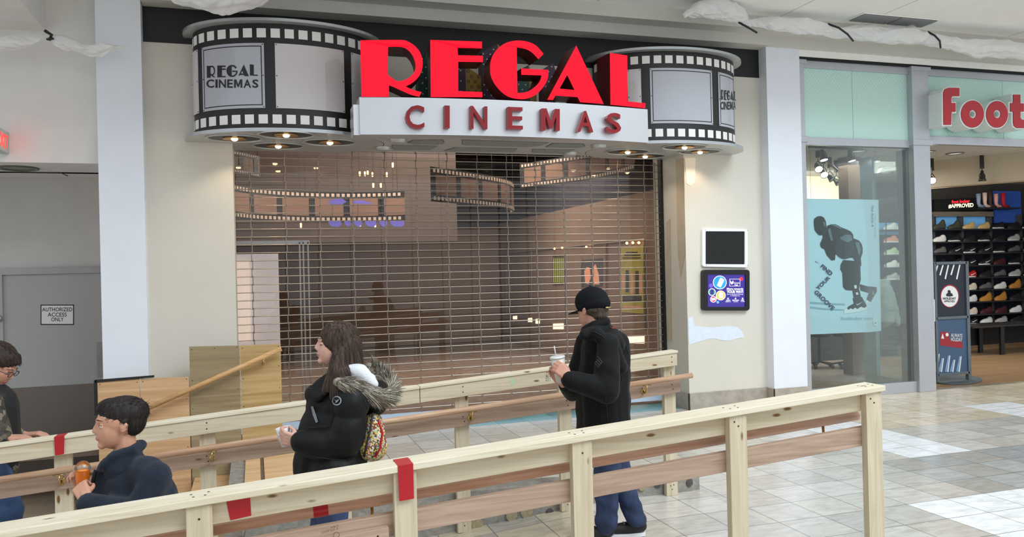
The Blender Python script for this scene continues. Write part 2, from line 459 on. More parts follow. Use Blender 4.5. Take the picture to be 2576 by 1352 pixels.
tile_floor('floor', -4.0, 3.0, -6.0, 5.15, ramp, lambda x, y: beige(x, y))
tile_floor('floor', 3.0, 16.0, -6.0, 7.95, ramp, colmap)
tile_floor('floor', -.1, 3.0, 5.15, 8.06, lambda x: 0, lambda x, y: beige(x, y))
def teal(x, y): return [(104, 160, 162), (116, 172, 172), (98, 152, 156)][int(rf.random()*3)]
tile_floor('floor', -.1, 4.6, 8.06, 8.52, lambda x: 0, teal)
tile_floor('floor', 3.0, 4.6, 7.95, 8.06, lambda x: 0, beige)
b = MB(); b.box(-6, 9.2, 8.52, 20, -.06, -.002); struct(b.build('floor', mat('lobby carpet', (124, 106, 94), .9, var=.2, vs=8)))
b = MB(); b.box(-5, -.1, 5.2, 9.3, -.56, -.5); struct(b.build('floor', mat('lower landing floor', (150, 132, 110), .7, var=.12)))
b = MB(); b.box(5.6, 16, 7.952, 13, -.06, -.003); struct(b.build('floor', wood('shop plank floor', (150, 122, 92), (126, 98, 70), 'X', knots=False, rough=.3, scale=.4)))

# --- facade walls ------------------------------------------------------------
ZT = 4.087
b = MB(); b.box(-.905, -.16, 7.93, 8.65, -.5, 3.765); struct(b.build('wall_left', m_cream))
b = MB(); b.box(-1.27, -.905, 7.785, 8.65, -.5, 4.7); struct(b.build('wall_left', mat('bright pillar paint', (228, 232, 240), .55, var=.015)))
w_r = MB(); w_r.box(4.6, 5.61, 7.93, 8.65, 0, 3.765)
sW = plane(7.927)
# plaster patches brushed on the wall beside the screens
pq(w_r, densify([(1731, 800), (1742, 797), (1748, 820), (1790, 824), (1830, 820), (1856, 824), (1869, 838), (1871, 850), (1855, 852), (1835, 858), (1812, 856), (1790, 852), (1760, 860), (1733, 868)], n=3), sW, mi=1)
pq(w_r, [(1723, 397), (1750, 397), (1748, 460), (1738, 468), (1727, 462)], sW, mi=2)
def sR(x, y): return atX(x, y, 4.597)
pq(w_r, [(1700, 400), (1721, 398), (1724, 640), (1712, 700), (1705, 640)], sR, mi=3)
pq(w_r, [(1676, 560), (1686, 550), (1690, 860), (1678, 860)], sR, mi=3)
struct(w_r.build('wall_right', [m_cream, m_patch, mat('pale touch up paint', (240, 232, 216), .6, var=.02), m_patch2]))
b = MB(); b.box(5.61, 6.06, 7.785, 8.65, 0, ZT+.25); struct(b.build('wall_right', mat('bright pillar paint', (228, 232, 240), .55, var=.015)))
b = MB(); b.box(-.16, 4.6, 7.93, 8.0, 2.895, 3.765); b.box(-.16, 4.6, 8.0, 8.65, 3.0, 3.765); struct(b.build('wall_back', m_cream))
b = MB(); b.box(-.905, 5.61, 7.925, 8.65, 3.765, ZT); struct(b.build('wall_back', m_black))
b = MB(); b.box(-5, -1.27, 7.93, 9.3, 2.65, 5); struct(b.build('wall_left', m_grey))
b = MB(); b.box(-5, -.9, 9.2, 9.3, -.5, 2.65); struct(b.build('wall_left', mat('service recess paint', (196, 194, 190), .7, var=.03)))
b = MB(); b.box(-5, -1.68, 6.0, 7.93, 3.80, 5.2); struct(b.build('ceiling', m_grey))
# stepped cornice over the cinema front and the shop front
b = MB(); b.box(-.9, 14, 7.72, 8.65, ZT, 4.20); b.box(-.9, 14, 7.52, 8.65, 4.20, 4.34); struct(b.build('trim_1', mat('cornice paint', (206, 203, 196), .7, var=.02)))  # colour darkened to stand in for shade on the cornice
b = MB(); b.box(6.06, 14, 7.80, 8.65, 4.012, ZT); b.box(6.05, 14, 7.815, 8.0, 3.985, 4.012, 1); struct(b.build('trim_2', [m_ceil, m_dark]))
b = MB(); b.box(-1.68, 14, 5.9, 8.65, 4.34, 4.5); b.box(-1.68, 3.2, 5.1, 5.9, 4.34, 4.5)  # second box: unseen extension added to shade the upper left
for xa in (1.2, 3.4, 5.6, 6.69, 8.9): b.box(xa, xa+.006, 5.9, 7.5, 4.3385, 4.34, 1)
struct(b.build('ceiling', [m_ceil, mat('ceiling joint', (168, 166, 160), .8, var=0)]))
b = MB(); b.box(-.9, 14, 7.93, 8.1, 4.0, 4.34); b.box(-5, -.9, 8.6, 8.7, 2.65, 5); struct(b.build('wall_back', m_ceil))
# stone skirting
b = MB(); b.box(4.585, 5.625, 7.915, 7.935, 0, .19); b.box(4.585, 4.60, 7.915, 8.55, 0, .19); b.box(5.60, 6.075, 7.77, 7.79, 0, .19); b.box(5.60, 5.61, 7.77, 7.93, 0, .19)
struct(b.build('baseboard_right', m_stone, bevel=.003))

# --- service door on the left ------------------------------------------------
DD = 9.19
b = MB(); zt = at(100, 690, DD).z; xl = at(10, 800, DD).x
b.box(xl, xl+.98, DD-.01, DD, -.5, zt)
door = struct(b.build('door_1', mat('grey steel door', (166, 166, 165), .5, var=.02, vs=1)))
b = MB(); b.box(xl-.07, xl, DD-.04, DD, -.5, zt+.06); b.box(xl, xl+1.05, DD-.04, DD, zt, zt+.06); b.build('door_frame', mat('door frame paint', (166, 165, 162), .5), door)
b = MB(); zk = at(150, 970, DD).z; b.box(xl+.03, xl+.97, DD-.016, DD-.01, -.45, zk); b.build('kick_plate', mat('dull metal kick plate', (112, 104, 96), .45, metal=.5, var=.05), door)
b = MB(); p0 = at(243, 862, DD-.02); p1 = at(262, 948, DD-.02); b.box(p0.x, p0.x+.14, DD-.02, DD-.01, p1.z, p0.z)
for k in range(3): b.box(p0.x+.015, p0.x+.025, DD-.024, DD-.02, p1.z+.03+k*(p0.z-p1.z-.06)/2, p1.z+.04+k*(p0.z-p1.z-.06)/2)
b.build('hinge_plate', mat('door plate', (140, 140, 138), .45, metal=.3), door)
b = MB(); p0 = at(-2, 802, DD-.05); b.sphere(p0, .035); b.build('door_knob', m_alu, door, smooth=True)
b = MB(); sd = plane(DD-.014)
pq(b, rect(102, 767, 186, 818), sd, mi=0, thick=(0, .004, 0))
for r_ in ((102, 767, 186, 769.4), (102, 815.6, 186, 818), (102, 767, 104.4, 818), (183.6, 767, 186, 818)): pq(b, rect(*r_), sd, (0, -.001, 0), 1)
lettering(b, 'AUTHORIZED', rect(106, 774, 182, 784), sd, (0, -.001, 0), mi=1, bold=.012)
lettering(b, 'ACCESS', rect(120, 787, 168, 797), sd, (0, -.001, 0), mi=1, bold=.012)
lettering(b, 'ONLY', rect(129, 799, 160, 809), sd, (0, -.001, 0), mi=1, bold=.012)
tag(b.build('access_sign', [mat('sign white', (222, 222, 218), .5, var=0), m_black]), 'small white sign with black lettering fixed on the grey service door', 'sign')
# recess ceiling fittings
def ceilpt(x, y): return atz(x, y, 2.648)
c = ceilpt(45, 423)
b = MB(); b.lathe([(.17, 0), (.17, -.012), (.13, -.012), (.12, 0)], c, seg=28); b.lathe([(.12, -.002), (.0, -.002)], c, seg=28, mi=1)
tag(b.build('recessed_downlight', [mat('downlight trim', (90, 92, 80), .4), mat('downlight glass', (120, 122, 108), .3, var=0)], smooth=False), 'round unlit downlight in the soffit of the service door recess', 'ceiling light')
b = MB(); a1 = ceilpt(-10, 434); a2 = ceilpt(152, 434); a3 = ceilpt(170, 443)
b.tube([a1, a2, a3], .006, 6); tag(b.build('black_cable', m_blackm), 'thin black cable running across the soffit of the service door recess', 'cable')

# --- exit sign -------------------------------------------------------------------
ex = thing('exit_sign', 'lit red exit sign projecting from the upper left wall', 'exit sign', (-2.0, 7.76, 2.9))
def sE(x, y): return atX(x, y, -1.985)
zt, zb = atX(19, 332, -1.985).z, atX(19, 386, -1.985).z
b = MB(); b.box(-2.05, -1.985, 7.58, 7.93, zb, zt); b.build('housing', mat('exit sign casing', (176, 196, 190), .35, var=0), ex, bevel=.004)
b = MB()
vs_, fs_ = glyphs('EXIT', .015)
o_ = len(b.v)
for u, v in vs_: b.v.append(V(-1.983, 7.61+u*.285, zb+.035+v*(zt-zb-.07)))
for f_ in fs_: b.f.append(f_); b.m.append(0)
b.build('letter', mat('red sign glow', (255, 60, 50), .4, var=0, emit=.8), ex)
point('exit_glow', (-1.93, 7.75, (zt+zb)/2), .2, (1, .15, .12), .05)

# ================================================================== CINEMA SIGN
XL, XR, YD, EA, EB = .335, 4.325, 7.85, .90, .64
ZB, ZD = 2.862, 3.845
m_disc = mat('silver disc', (196, 196, 194), .38, metal=.5, var=.03)
m_discrim = mat('disc rim', (186, 190, 194), .3, metal=.6, var=.03)
m_film = mat('black film', (26, 26, 28), .45, var=.1)
m_perf = mat('white film hole', (236, 234, 230), .5, var=.02)
m_panel = mat('grey sign acrylic', (178, 180, 188), .12, var=.02, spec=.6)
m_panel2 = mat('pale sign acrylic', (206, 200, 200), .08, var=.01, spec=.7)
m_bulb = mat('lit bulb', (255, 226, 180), .3, var=0, emit=18)
m_gold = mat('gold reflector', (190, 150, 96), .3, metal=.8, var=.05)
def pt_ell(c, a, bb, t): return V(c+a*cos(t), YD+bb*sin(t), 0)
def arc_table(a, bb, n=2000):
    ts = [-pi*1.08+ (1.16*pi)*i/n for i in range(n+1)]; L = [0]
    for i in range(n): L.append(L[-1]+(pt_ell(0, a, bb, ts[i+1])-pt_ell(0, a, bb, ts[i])).length)
    return ts, L
A_, B_ = EA-.085, EB-.085
TS, LS = arc_table(A_, B_)
def t_at(s):
    import bisect
    i = min(max(bisect.bisect(LS, s), 1), len(LS)-1); return TS[i-1]+(TS[i]-TS[i-1])*(s-LS[i-1])/(LS[i]-LS[i-1])
def s_of_t(t):
    i = int((t+pi*1.08)/(1.16*pi)*2000); return LS[max(0, min(2000, i))]
def s_px(c, x, y):
    p = ell(c, YD, A_, B_)(x, y); t = math.atan2((p.y-YD)/B_, (p.x-c)/A_)
    if t > pi*.08+.001: t -= 2*pi
    return s_of_t(t), p.z
def curved(mb, c, s0, s1, z0, z1, off, thick, mi=0, n=None):
    """a panel bent round the drum from arc length s0 to s1"""
    n = n or max(1, int((s1-s0)/.03)); o = len(mb.v)
    for i in range(n+1):
        t = t_at(s0+(s1-s0)*i/n); nrm = V(cos(t)/A_, sin(t)/B_, 0).normalized(); p = pt_ell(c, A_, B_, t)
        for q, z in ((off, z0), (off, z1), (off-thick, z1), (off-thick, z0)): mb.v.append(V(p.x+nrm.x*q, p.y+nrm.y*q, z))
    for i in range(n):
        a = o+i*4; d = a+4
        for k in range(4): mb.f.append((a+k, a+(k+1) % 4, d+(k+1) % 4, d+k)); mb.m.append(mi)
    mb.f += [(o, o+3, o+2, o+1), (o+n*4, o+n*4+1, o+n*4+2, o+n*4+3)]; mb.m += [mi, mi]
def drum(c, label, specs, lamps, panels, perf0, perfd, glyph_panel):
    root = thing('film_drum', label, 'sign', (c, YD, ZB))
    for z0, z1, nm in ((ZB, ZB+.03, 'bottom_disc'), (ZD-.025, ZD, 'top_disc')):
        b = MB(); N = 72; ang = [2*pi*i/N for i in range(N)]
        pts = [V(c+EA*cos(t), min(YD+EB*sin(t), 8.38), z0) for t in ang]
        b.slab(pts, (0, 0, z1-z0), 0, 1); b.build(nm, [m_disc, m_discrim], root)
    zl, zh = ZB+.03, ZD-.025
    b = MB(); smax = s_of_t(.12); curved(b, c, 0.0, smax, zl, zh, 0, .02, 0)
    b.build('film_strip', m_film, root)
    # perforations: two rows of white squares
    b = MB(); b2 = MB(); s = perf0
    while s > .06: s -= perfd
    while s < smax-.05:
        if s > .02:
            curved(b, c, s, s+perfd*.66, zh-.125, zh-.045, .004, .004, 0, n=3)
            curved(b2, c, s, s+perfd*.66, zl+.05, zl+.13, .004, .004, 0, n=3)
        s += perfd
    b.build('film_holes', m_perf, root); b2.build('film_holes', m_perf, root)
    for (x0, x1, y0, y1, kind) in panels:
        s0, _ = s_px(c, x0, (y0+y1)/2); s1, _ = s_px(c, x1, (y0+y1)/2)
        b = MB(); z0, z1 = zl+.185, zh-.175
        curved(b, c, s0, s1, z0, z1, .008, .006, 0)
        if kind == 1:
            for (a0, a1, q0, q1) in ((s0+.02, s1-.02, z1-.032, z1-.024), (s0+.02, s1-.02, z0+.024, z0+.032), (s0+.02, s0+.028, z0+.024, z1-.024), (s1-.028, s1-.02, z0+.024, z1-.024)):
                curved(b, c, a0, a1, q0, q1, .0095, .0015, 1)
        for (sx_, zz) in ((s0+.012, z0+.012), (s1-.012, z0+.012), (s0+.012, z1-.012), (s1-.012, z1-.012), (s0+.012, (z0+z1)/2), (s1-.012, (z0+z1)/2)):
            curved(b, c, sx_-.004, sx_+.004, zz-.004, zz+.004, .011, .003, 1, n=1)
        pan = b.build('frame_panel', [m_panel if kind == 1 else m_panel2, m_film], root, smooth=False)
    for (wx0, wx1, wy0, wy1, txt, bold) in glyph_panel:
        b = MB(); su = ell(c, YD, A_+.0115, B_+.0115)
        if callable(txt): txt(b, wx0, wx1, wy0, wy1, su)
        else:
            wd = {'C': .95, 'I': .26, 'N': .86, 'E': .68, 'M': 1.0, 'A': .92, 'S': .74}; tot = sum(wd[q] for q in txt)+.16*(len(txt)-1); xx = wx0
            for q in txt:
                w_ = (wx1-wx0)*wd[q]/tot; lettering(b, q, [(xx, wy0), (xx+w_, wy0), (xx+w_, wy1), (xx, wy1)], su, bold=bold); xx += w_+(wx1-wx0)*.16/tot
        b.build('lettering', m_film, root)
    for k, (x, y) in enumerate(lamps):
        p = atz(x, y, ZB)
        b = MB(); b.lathe([(.25, -.002), (.25, -.012), (.235, -.012), (.225, -.002)], p, seg=40, sy=.8, mi=0)
        b.lathe([(.226, -.003), (.10, -.004)], p, seg=40, sy=.8, mi=1)
        lt = b.build('lamp_bezel', [m_disc, mat('dark lamp well', (60, 60, 62), .4, var=.05)], root)
        b = MB(); b.lathe([(.10, -.006), (.105, -.014), (.092, -.014), (.03, -.005), (0, -.005)], p, seg=30, sy=.85); b.build('reflector', m_gold, lt, smooth=True)
        b = MB(); b.sphere(p+V(0, 0, -.014), .022, sc=(1.3, 1, .7)); b.build('bulb', m_bulb, lt, smooth=True)
        spot('drum_lamp', p+V(0, 0, -.05), p+V(0, .15, -2), 5, (1, .80, .58), 120, .03)
    return root
# lettering built from strokes: the display face of the cinema name in a small version
RG = {  # outlines in a unit box traced from the big letters (crop units)
 'R': ([(82,130),(390,127),(460,140),(520,180),(560,235),(577,310),(565,380),(535,430),(490,470),(440,495),(500,522),(568,540),(548,578),(480,560),(400,525),(345,500),(310,487),(310,578),(92,578)], [[(303,183),(390,182),(440,195),(485,235),(512,290),(520,345),(500,395),(460,430),(410,450),(365,448),(300,402)]]),
 'E': ([(635,127),(1045,140),(1045,195),(852,190),(855,248),(1052,252),(1052,303),(857,300),(857,532),(1048,540),(1048,580),(640,580)], []),
 'G': ([(1320,132),(1400,140),(1470,170),(1532,238),(1490,280),(1440,228),(1390,200),(1320,187),(1325,547),(1400,537),(1460,500),(1500,455),(1515,408),(1355,403),(1355,352),(1570,364),(1565,430),(1530,500),(1470,560),(1400,592),(1320,594),(1240,570),(1170,510),(1120,430),(1108,350),(1120,270),(1165,200),(1235,150)], []),
 'A': ([(1790,172),(2007,634),(1820,620),(1800,580),(1625,568),(1606,602),(1560,600)], [[(1718,405),(1775,523),(1658,512)]]),
 'L': ([(2055,230),(2193,250),(2195,612),(2337,628),(2335,668),(2060,640)], []),
}
def small_regal(b, x0, x1, y0, y1, su):
    """the same five letters, thinner on one side, in a small flat version"""
    n = 5; adv = [0, .205, .385, .62, .84]; wid = [.16, .165, .215, .20, .155]
    for i, ch in enumerate('REGAL'):
        out, holes = RG[ch]; xs = [p[0] for p in out]; ys = [p[1] for p in out]; ax, bx, ay, by = min(xs), max(xs), min(ys), max(ys)
        f = lambda p: (x0+(x1-x0)*(adv[i]+wid[i]*(p[0]-ax)/(bx-ax)), y0+(y1-y0)*(p[1]-ay)/(by-ay))
        loops = [[su(*f(p)) for p in densify([Vector(q+(0,)) for q in out], n=3)]]+[[su(*f(p)) for p in densify([Vector(q+(0,)) for q in h], n=3)] for h in holes]
        tri = tessellate_polygon(loops); allp = [p for l in loops for p in l]; o = len(b.v); b.v += allp
        for t in tri: b.f.append(tuple(k+o for k in t)); b.m.append(0)
def slanted(fn, dy):
    def g(b, x0, x1, y0, y1, su): fn(b, x0, x1, y0, y1, lambda x, y: su(x, y-dy*(x-x0)/(x1-x0)))
    return g
drum(XL, 'big silver and black film reel drum on the left of the red cinema sign', None,
     [(590, 347), (720, 338), (830, 357), (700, 366)],
     [(511, 666, 100, 275, 1), (693, 865, 100, 280, 2), (884, 930, 120, 290, 2), (479.5, 500, 110, 270, 2)], 0.02, .118,
     [(520, 649, 166, 196, slanted(small_regal, 5), 0), (519, 650, 200, 221, 'CINEMAS', .02)])
drum(XR, 'silver and black film reel drum on the right of the red cinema sign', None,
     [(1579, 381), (1623, 392), (1722, 369), (1761, 381)],
     [(1636, 1791, 165, 320, 1), (1807, 1845, 170, 330, 1), (1580, 1614, 170, 320, 2)], 0.02, .118,
     [(1814, 1852, 226, 251, slanted(small_regal, -3), 0), (1813, 1851, 256, 276, 'CINEMA', .02)])

# curved sign band + letters
RB = 7.6; XC = 2.30; YC = 6.87+RB
band = ell(XC, YC, RB, RB); face = ell(XC, YC, RB+.01, RB+.01)
def arcP(x, r=RB): return V(x, YC-sqrt(r*r-(x-XC)**2), 0)
sg = thing('cinema_sign', 'huge red REGAL lettering over a curved silver band reading CINEMAS', 'sign', (XC, 7.1, 2.82))
b = MB(); N = 48; x0, x1 = band(905, 295).x, band(1630, 315).x; z0, z1 = 2.815, 3.14
o = 0
for i in range(N+1):
    p = arcP(x0+(x1-x0)*i/N)
    b.v += [V(p.x, p.y, z0), V(p.x, p.y, z1), V(p.x, p.y+.22, z1), V(p.x, p.y+.22, z0)]
for i in range(N):
    a = i*4; d = a+4
    for k in range(4): b.f.append((a+k, a+(k+1) % 4, d+(k+1) % 4, d+k)); b.m.append(0)
b.f += [(0, 3, 2, 1), (N*4, N*4+1, N*4+2, N*4+3)]; b.m += [0, 0]
b.box(x0-.05, x0, arcP(x0).y+.03, arcP(x0).y+.25, z0, z1-.06)
def brushed():
    m = bpy.data.materials.new('brushed silver band'); m.use_nodes = True; nt = m.node_tree; q = nt.nodes['Principled BSDF']
    q.inputs['Metallic'].default_value = .75; q.inputs['Roughness'].default_value = .34; q.inputs['Anisotropic'].default_value = .5
    q.inputs['Base Color'].default_value = lin((212, 214, 218))+(1,)
    tc = nt.nodes.new('ShaderNodeTexCoord'); mp = nt.nodes.new('ShaderNodeMapping'); mp.inputs['Scale'].default_value = (300, 300, 3)
    n = nt.nodes.new('ShaderNodeTexNoise'); n.inputs['Scale'].default_value = 1; bp = nt.nodes.new('ShaderNodeBump'); bp.inputs['Strength'].default_value = .06; bp.inputs['Distance'].default_value = .002
    nt.links.new(tc.outputs['Object'], mp.inputs[0]); nt.links.new(mp.outputs[0], n.inputs['Vector']); nt.links.new(n.outputs['Fac'], bp.inputs['Height']); nt.links.new(bp.outputs[0], q.inputs['Normal'])
    return m
bb = b.build('sign_band', brushed(), sg); bb['label'] = 'curved brushed silver band'
m_red = mat('lit red acrylic', (255, 0, 40), .08, var=0, emit=.8, spec=.3)
m_redside = mat('dark red letter side', (84, 8, 16), .35, var=.05)
m_redsm = mat('red letter face', (140, 10, 22), .25, var=.03)
m_red.node_tree.nodes['Principled BSDF'].inputs['Base Color'].default_value = lin((110, 0, 14))+(1,)
cv = lambda p: (880+.31832*p[0], 60+.31832*p[1])
for ch in 'REGAL':
    out, holes = RG[ch]
    P3 = [face(*cv(p)) for p in densify([Vector(q+(0,)) for q in out], n=4)]
    H3 = [[face(*cv(p)) for p in densify([Vector(q+(0,)) for q in h], n=4)] for h in holes]
    b = MB(); b.slab(P3, lambda p: (V(XC, YC, p.z)-p).normalized()*.24, 0, 1, holes=H3)
    # the lit face is the picture side: give both faces, then darken the rear one
    le = b.build('letter', [m_red, m_redside], sg); le['label'] = 'big lit red letter '+ch
for ch, (xa, xb, ya, yb) in zip('CINEMAS', ((443, 590, 640, 825), (750, 790, 645, 823), (955, 1088, 648, 828), (1250, 1368, 656, 830), (1518, 1660, 668, 840), (1800, 1925, 686, 852), (2033, 2145, 702, 862))):
    b = MB(); fr = ell(XC, YC, RB+.06, RB+.06)
    lettering(b, ch, [cv((xa, ya)), cv((xb, ya+ (xb-xa)*.04)), cv((xb, yb+(xb-xa)*.03)), cv((xa, yb))], fr, thick=(0, .06, 0), mi=0, side=1, bold=.012)
    le = b.build('letter', [m_redsm, mat('small letter side', (140, 22, 32), .35, var=0)], sg); le['label'] = 'small dark red letter '+ch
# canopy underside with louvred grilles
b = MB(); N = 30; P = []
for i in range(N+1): p = arcP(x0+(x1-x0)*i/N); P.append(V(p.x, p.y+.23, 2.862))
for i in range(13):
    t = -pi*.745-pi*.445*i/12; P.append(V(XR+EA*1.01*cos(t), YD+EB*1.01*sin(t), 2.862))
for i in range(13):
    t = pi*.19-pi*.445*i/12; P.append(V(XL+EA*1.01*cos(t), YD+EB*1.01*sin(t), 2.862))
P = [V(p.x, min(p.y, 8.395), 2.862) for p in P]
b.slab(P, (0, 0, .03)); cn = thing('canopy_soffit', 'grey canopy underside with louvred vents above the rolling grille', 'canopy', (XC, 7.6, 2.862))
b.build('soffit_panel', mat('soffit grey', (186, 183, 177), .5, metal=.2, var=.03), cn)
def sC(z): return lambda x, y: atz(x, y, z)
for q in ([(500,920),(735,917),(748,935),(740,950),(500,950),(450,940)], [(885,918),(1575,940),(1510,962),(1380,972),(885,955)], [(1600,945),(1850,950),(1862,970),(1800,980),(1545,972)],
          [(330,960),(695,968),(640,995),(340,992)], [(830,978),(1325,988),(1300,1012),(740,1003)], [(1440,992),(1780,997),(1700,1022),(1440,1016)]):
    pts = [atz(*cv(p), 2.858) for p in q]
    b = MB(); b.slab(pts, (0, 0, .004), 0)
    xs = [p.x for p in pts]; ys = [p.y for p in pts]
    y = min(ys)+.02
    while y < max(ys)-.01:
        # louvre slat clipped to the vent outline
        cr = []
        for i in range(len(pts)):
            a, c = pts[i], pts[(i+1) % len(pts)]
            if (a.y-y)*(c.y-y) < 0: cr.append(a.x+(c.x-a.x)*(y-a.y)/(c.y-a.y))
        if len(cr) >= 2: b.box(min(cr)+.01, max(cr)-.01, y, y+.012, 2.851, 2.858, 1)
        y += .028
    b.build('vent', [mat('vent recess', (112, 110, 106), .6), mat('vent slat', (150, 148, 144), .5)], cn)
for (x, y) in ((380, 915), (265, 978), (1965, 960), (1740, 1020)):
    p = atz(*cv((x, y)), 2.86); b = MB(); b.lathe([(0, -.035), (.06, -.035), (.075, -.028), (.08, 0)], p, seg=24); b.build('soffit_lamp', m_disc, cn, smooth=True)

# polka-dotted party boxes standing behind the letters
def party(name, label, quads, yD):
    """quads: list of (picture outline, main material, dot material, dot style)"""
    pts_all = [at(x, y, yD) for q in quads for (x, y) in q[0]]
    cx_ = sum(p.x for p in pts_all)/len(pts_all); zb = min(p.z for p in pts_all)
    root = thing(name, label, 'decoration', (cx_, yD, 2.893))
    for qi, (poly, m1, m2, ring) in enumerate(quads):
        s_ = lambda x, y, k=qi: at(x, y, yD)
        b = MB(); pts = [s_(x, y) for x, y in poly]; zlo = min(p.z for p in pts)
        for p in pts:
            if p.z < zlo+.12: p.z = 2.893
        b.slab(pts, (0, .12, 0), 0)
        xs = [p.x for p in pts]; zs = [p.z for p in pts]; rr = random.Random(len(poly)+qi)
        def inside(px, pz):
            c = False
            for i in range(len(pts)):
                a, d = pts[i], pts[i-1]
                if (a.z > pz) != (d.z > pz) and px < (d.x-a.x)*(pz-a.z)/(d.z-a.z)+a.x: c = not c
            return c
        z = min(zs)+.03; row = 0
        while z < max(zs):
            x = min(xs)+.03+(row % 2)*.035
            while x < max(xs):
                if inside(x, z) and inside(x+.015, z) and inside(x-.015, z):
                    if ring: b.lathe([(.016, 0), (.016, -.003), (.010, -.003), (.010, 0)], (x, yD, z), axis=(0, 1, 0), seg=10, mi=1)
                    else: b.lathe([(.008, -.003), (0, -.003)], (x, yD, z), axis=(0, 1, 0), seg=6, mi=1)
                x += .07
            z += .05; row += 1
        b.build('panel', [m1, m2], root)
mt_teal = mat('teal card', (22, 62, 58), .5); mt_pur = mat('purple card', (58, 34, 62), .5); mt_yel = mat('mustard card', (150, 122, 48), .5)
mt_dotw = mat('pale dots', (190, 196, 186), .5, var=0); mt_dotb = mat('brown rings', (92, 70, 30), .5, var=0)
party('party_tower', 'teal spotted card tower showing between the red R and E', [([(1046, 232), (1052, 190), (1078, 118), (1086, 105), (1096, 118), (1096, 246), (1050, 246)], mt_teal, mt_dotw, 0)], 7.35)
party('party_box', 'small peaked box with a purple side and a mustard face behind the red E', [([(1152, 176), (1171, 166), (1171, 232), (1152, 232)], mt_pur, mt_dotw, 0), ([(1171, 166), (1210, 192), (1210, 240), (1171, 240)], mt_yel, mt_dotb, 1)], 7.40)
party('party_tower', 'tall purple spotted card tower between the red E and G', [([(1211, 132), (1252, 110), (1262, 246), (1211, 246)], mt_pur, mt_dotw, 0), ([(1252, 110), (1262, 122), (1290, 246), (1262, 246)], mt_yel, mt_dotb, 1)], 7.5)
party('party_box', 'teal box with mustard edge inside the red G', [([(1298, 180), (1329, 164), (1336, 236), (1298, 236)], mt_teal, mt_dotw, 0), ([(1329, 164), (1349, 200), (1349, 248), (1336, 248)], mt_yel, mt_dotb, 1)], 7.42)
party('party_tower', 'purple spotted card tower between the red G and A', [([(1364, 175), (1392, 158), (1398, 180), (1396, 250), (1366, 250)], mt_pur, mt_dotw, 0)], 7.45)

# ================================================================== ROLLING GRILLE
YG = 8.45
gr = thing('rolling_grille', 'closed metal rolling grille across the dark cinema entrance', 'security grille', (2.2, YG, 0))
m_rod = mat('steel rod', (188, 176, 162), .3, metal=.9, var=.04, vs=40)
m_link = mat('steel link', (144, 134, 124), .35, metal=.8, var=.05, vs=40)
gx0, gx1 = -.18, 4.585
zr = at(1575, 415, YG).z; dz = (zr-at(1575, 605, YG).z)/11
z = zr+dz*8
while z > .14:
    if z < 2.97:
        b = MB(); b.tube([(gx0, YG, z), (gx1, YG, z)], .0052, 6, cap=False); b.build('rod', m_rod, gr, smooth=True)
    z -= dz
ch0 = at(632, 560, YG).x; ch1 = at(1556, 560, YG).x; dc = (ch1-ch0)/12
zs = []
for k in range(14):
    x = ch0+k*dc; b = MB(); z = zr+dz*8; i = 0
    while z > .12:
        if z < 2.97:
            xo = .004 if i % 2 else -.004
            b.box(x+xo-.0045, x+xo+.0045, YG-.009, YG-.006, z-dz, z+.006)
            b.lathe([(.009, -.010), (.009, .010)], (x, YG, z), axis=(1, 0, 0), seg=8, mi=0)
        z -= dz; i += 1
    b.build('link_chain', m_link, gr)
b = MB(); b.box(gx1-.012, gx1+.01, YG-.04, YG+.04, 0, 2.97); b.build('guide', m_blackm, gr)
b = MB(); b.box(gx0, gx0+.012, YG-.04, YG+.04, 0, 2.97); b.build('guide', m_alu, gr)
b = MB(); b.box(gx0, gx1, YG-.02, YG+.02, .045, .125); b.build('bottom_bar', mat('white bottom bar', (200, 212, 232), .35, metal=.2, var=.02), gr)
# ================================================================== TIMBER RAILINGS
pine_x = wood('pine along the rail', (212, 200, 176), (194, 178, 150), 'X', kd=1.7, kr=.085)
pine_c = wood('pine cap board', (226, 217, 196), (210, 197, 170), 'X')
pine_z = wood('pine post', (210, 198, 173), (192, 177, 148), 'Z', kd=1.3, kr=.07)
tim_x = wood('brown lower board', (186, 160, 140), (156, 130, 112), 'X', knot_rgb=(96, 68, 50))
dowel_m = wood('round oak handrail', (198, 164, 134), (170, 132, 104), 'X', knots=False, rough=.35)
m_screw = mat('dark screw', (24, 22, 20), .5, var=0)
m_brass = mat('polished brass', (196, 166, 106), .25, metal=1, var=.03)
m_tape = mat('red tape', (176, 16, 30), .45, var=.08, vs=12)
def sloped(mb, xa, xb, ya, yb, f0, f1, mi=0):
    return mb.hexa([(xa, ya, f0(xa)), (xb, ya, f0(xb)), (xb, yb, f0(xb)), (xa, yb, f0(xa)), (xa, ya, f1(xa)), (xb, ya, f1(xb)), (xb, yb, f1(xb)), (xa, yb, f1(xa))], mi)
def screws(mb, pts, y, mi=1):
    for x, z in pts: mb.lathe([(.0040, -.0015), (.0, -.0015)], (x, y, z), axis=(0, 1, 0), seg=8, mi=mi)
def bracket(parent, x, yb, zb, yd, zd):
    """brass handrail bracket from the board at (yb, zb) to the dowel at (yd, zd)"""
    b = MB(); s = 1 if yd > yb else -1
    b.lathe([(0, s*.004), (.013, s*.004), (.017, 0)], (x, yb, zb), axis=(0, 1, 0), seg=14, sy=1)
    b.sphere((x, yb+s*.003, zb-.018), .009); b.sphere((x, yb+s*.003, zb+.018), .009)
    b.tube([(x, yb, zb), (x, yb+s*.025, zb-.012), (x, yd-s*.004, zb+.0), (x, yd, zd-.022)], .0065, 8)
    b.box(x-.03, x+.03, yd-.008, yd+.008, zd-.024, zd-.0195)
    return b.build('bracket', m_brass, parent, smooth=True)
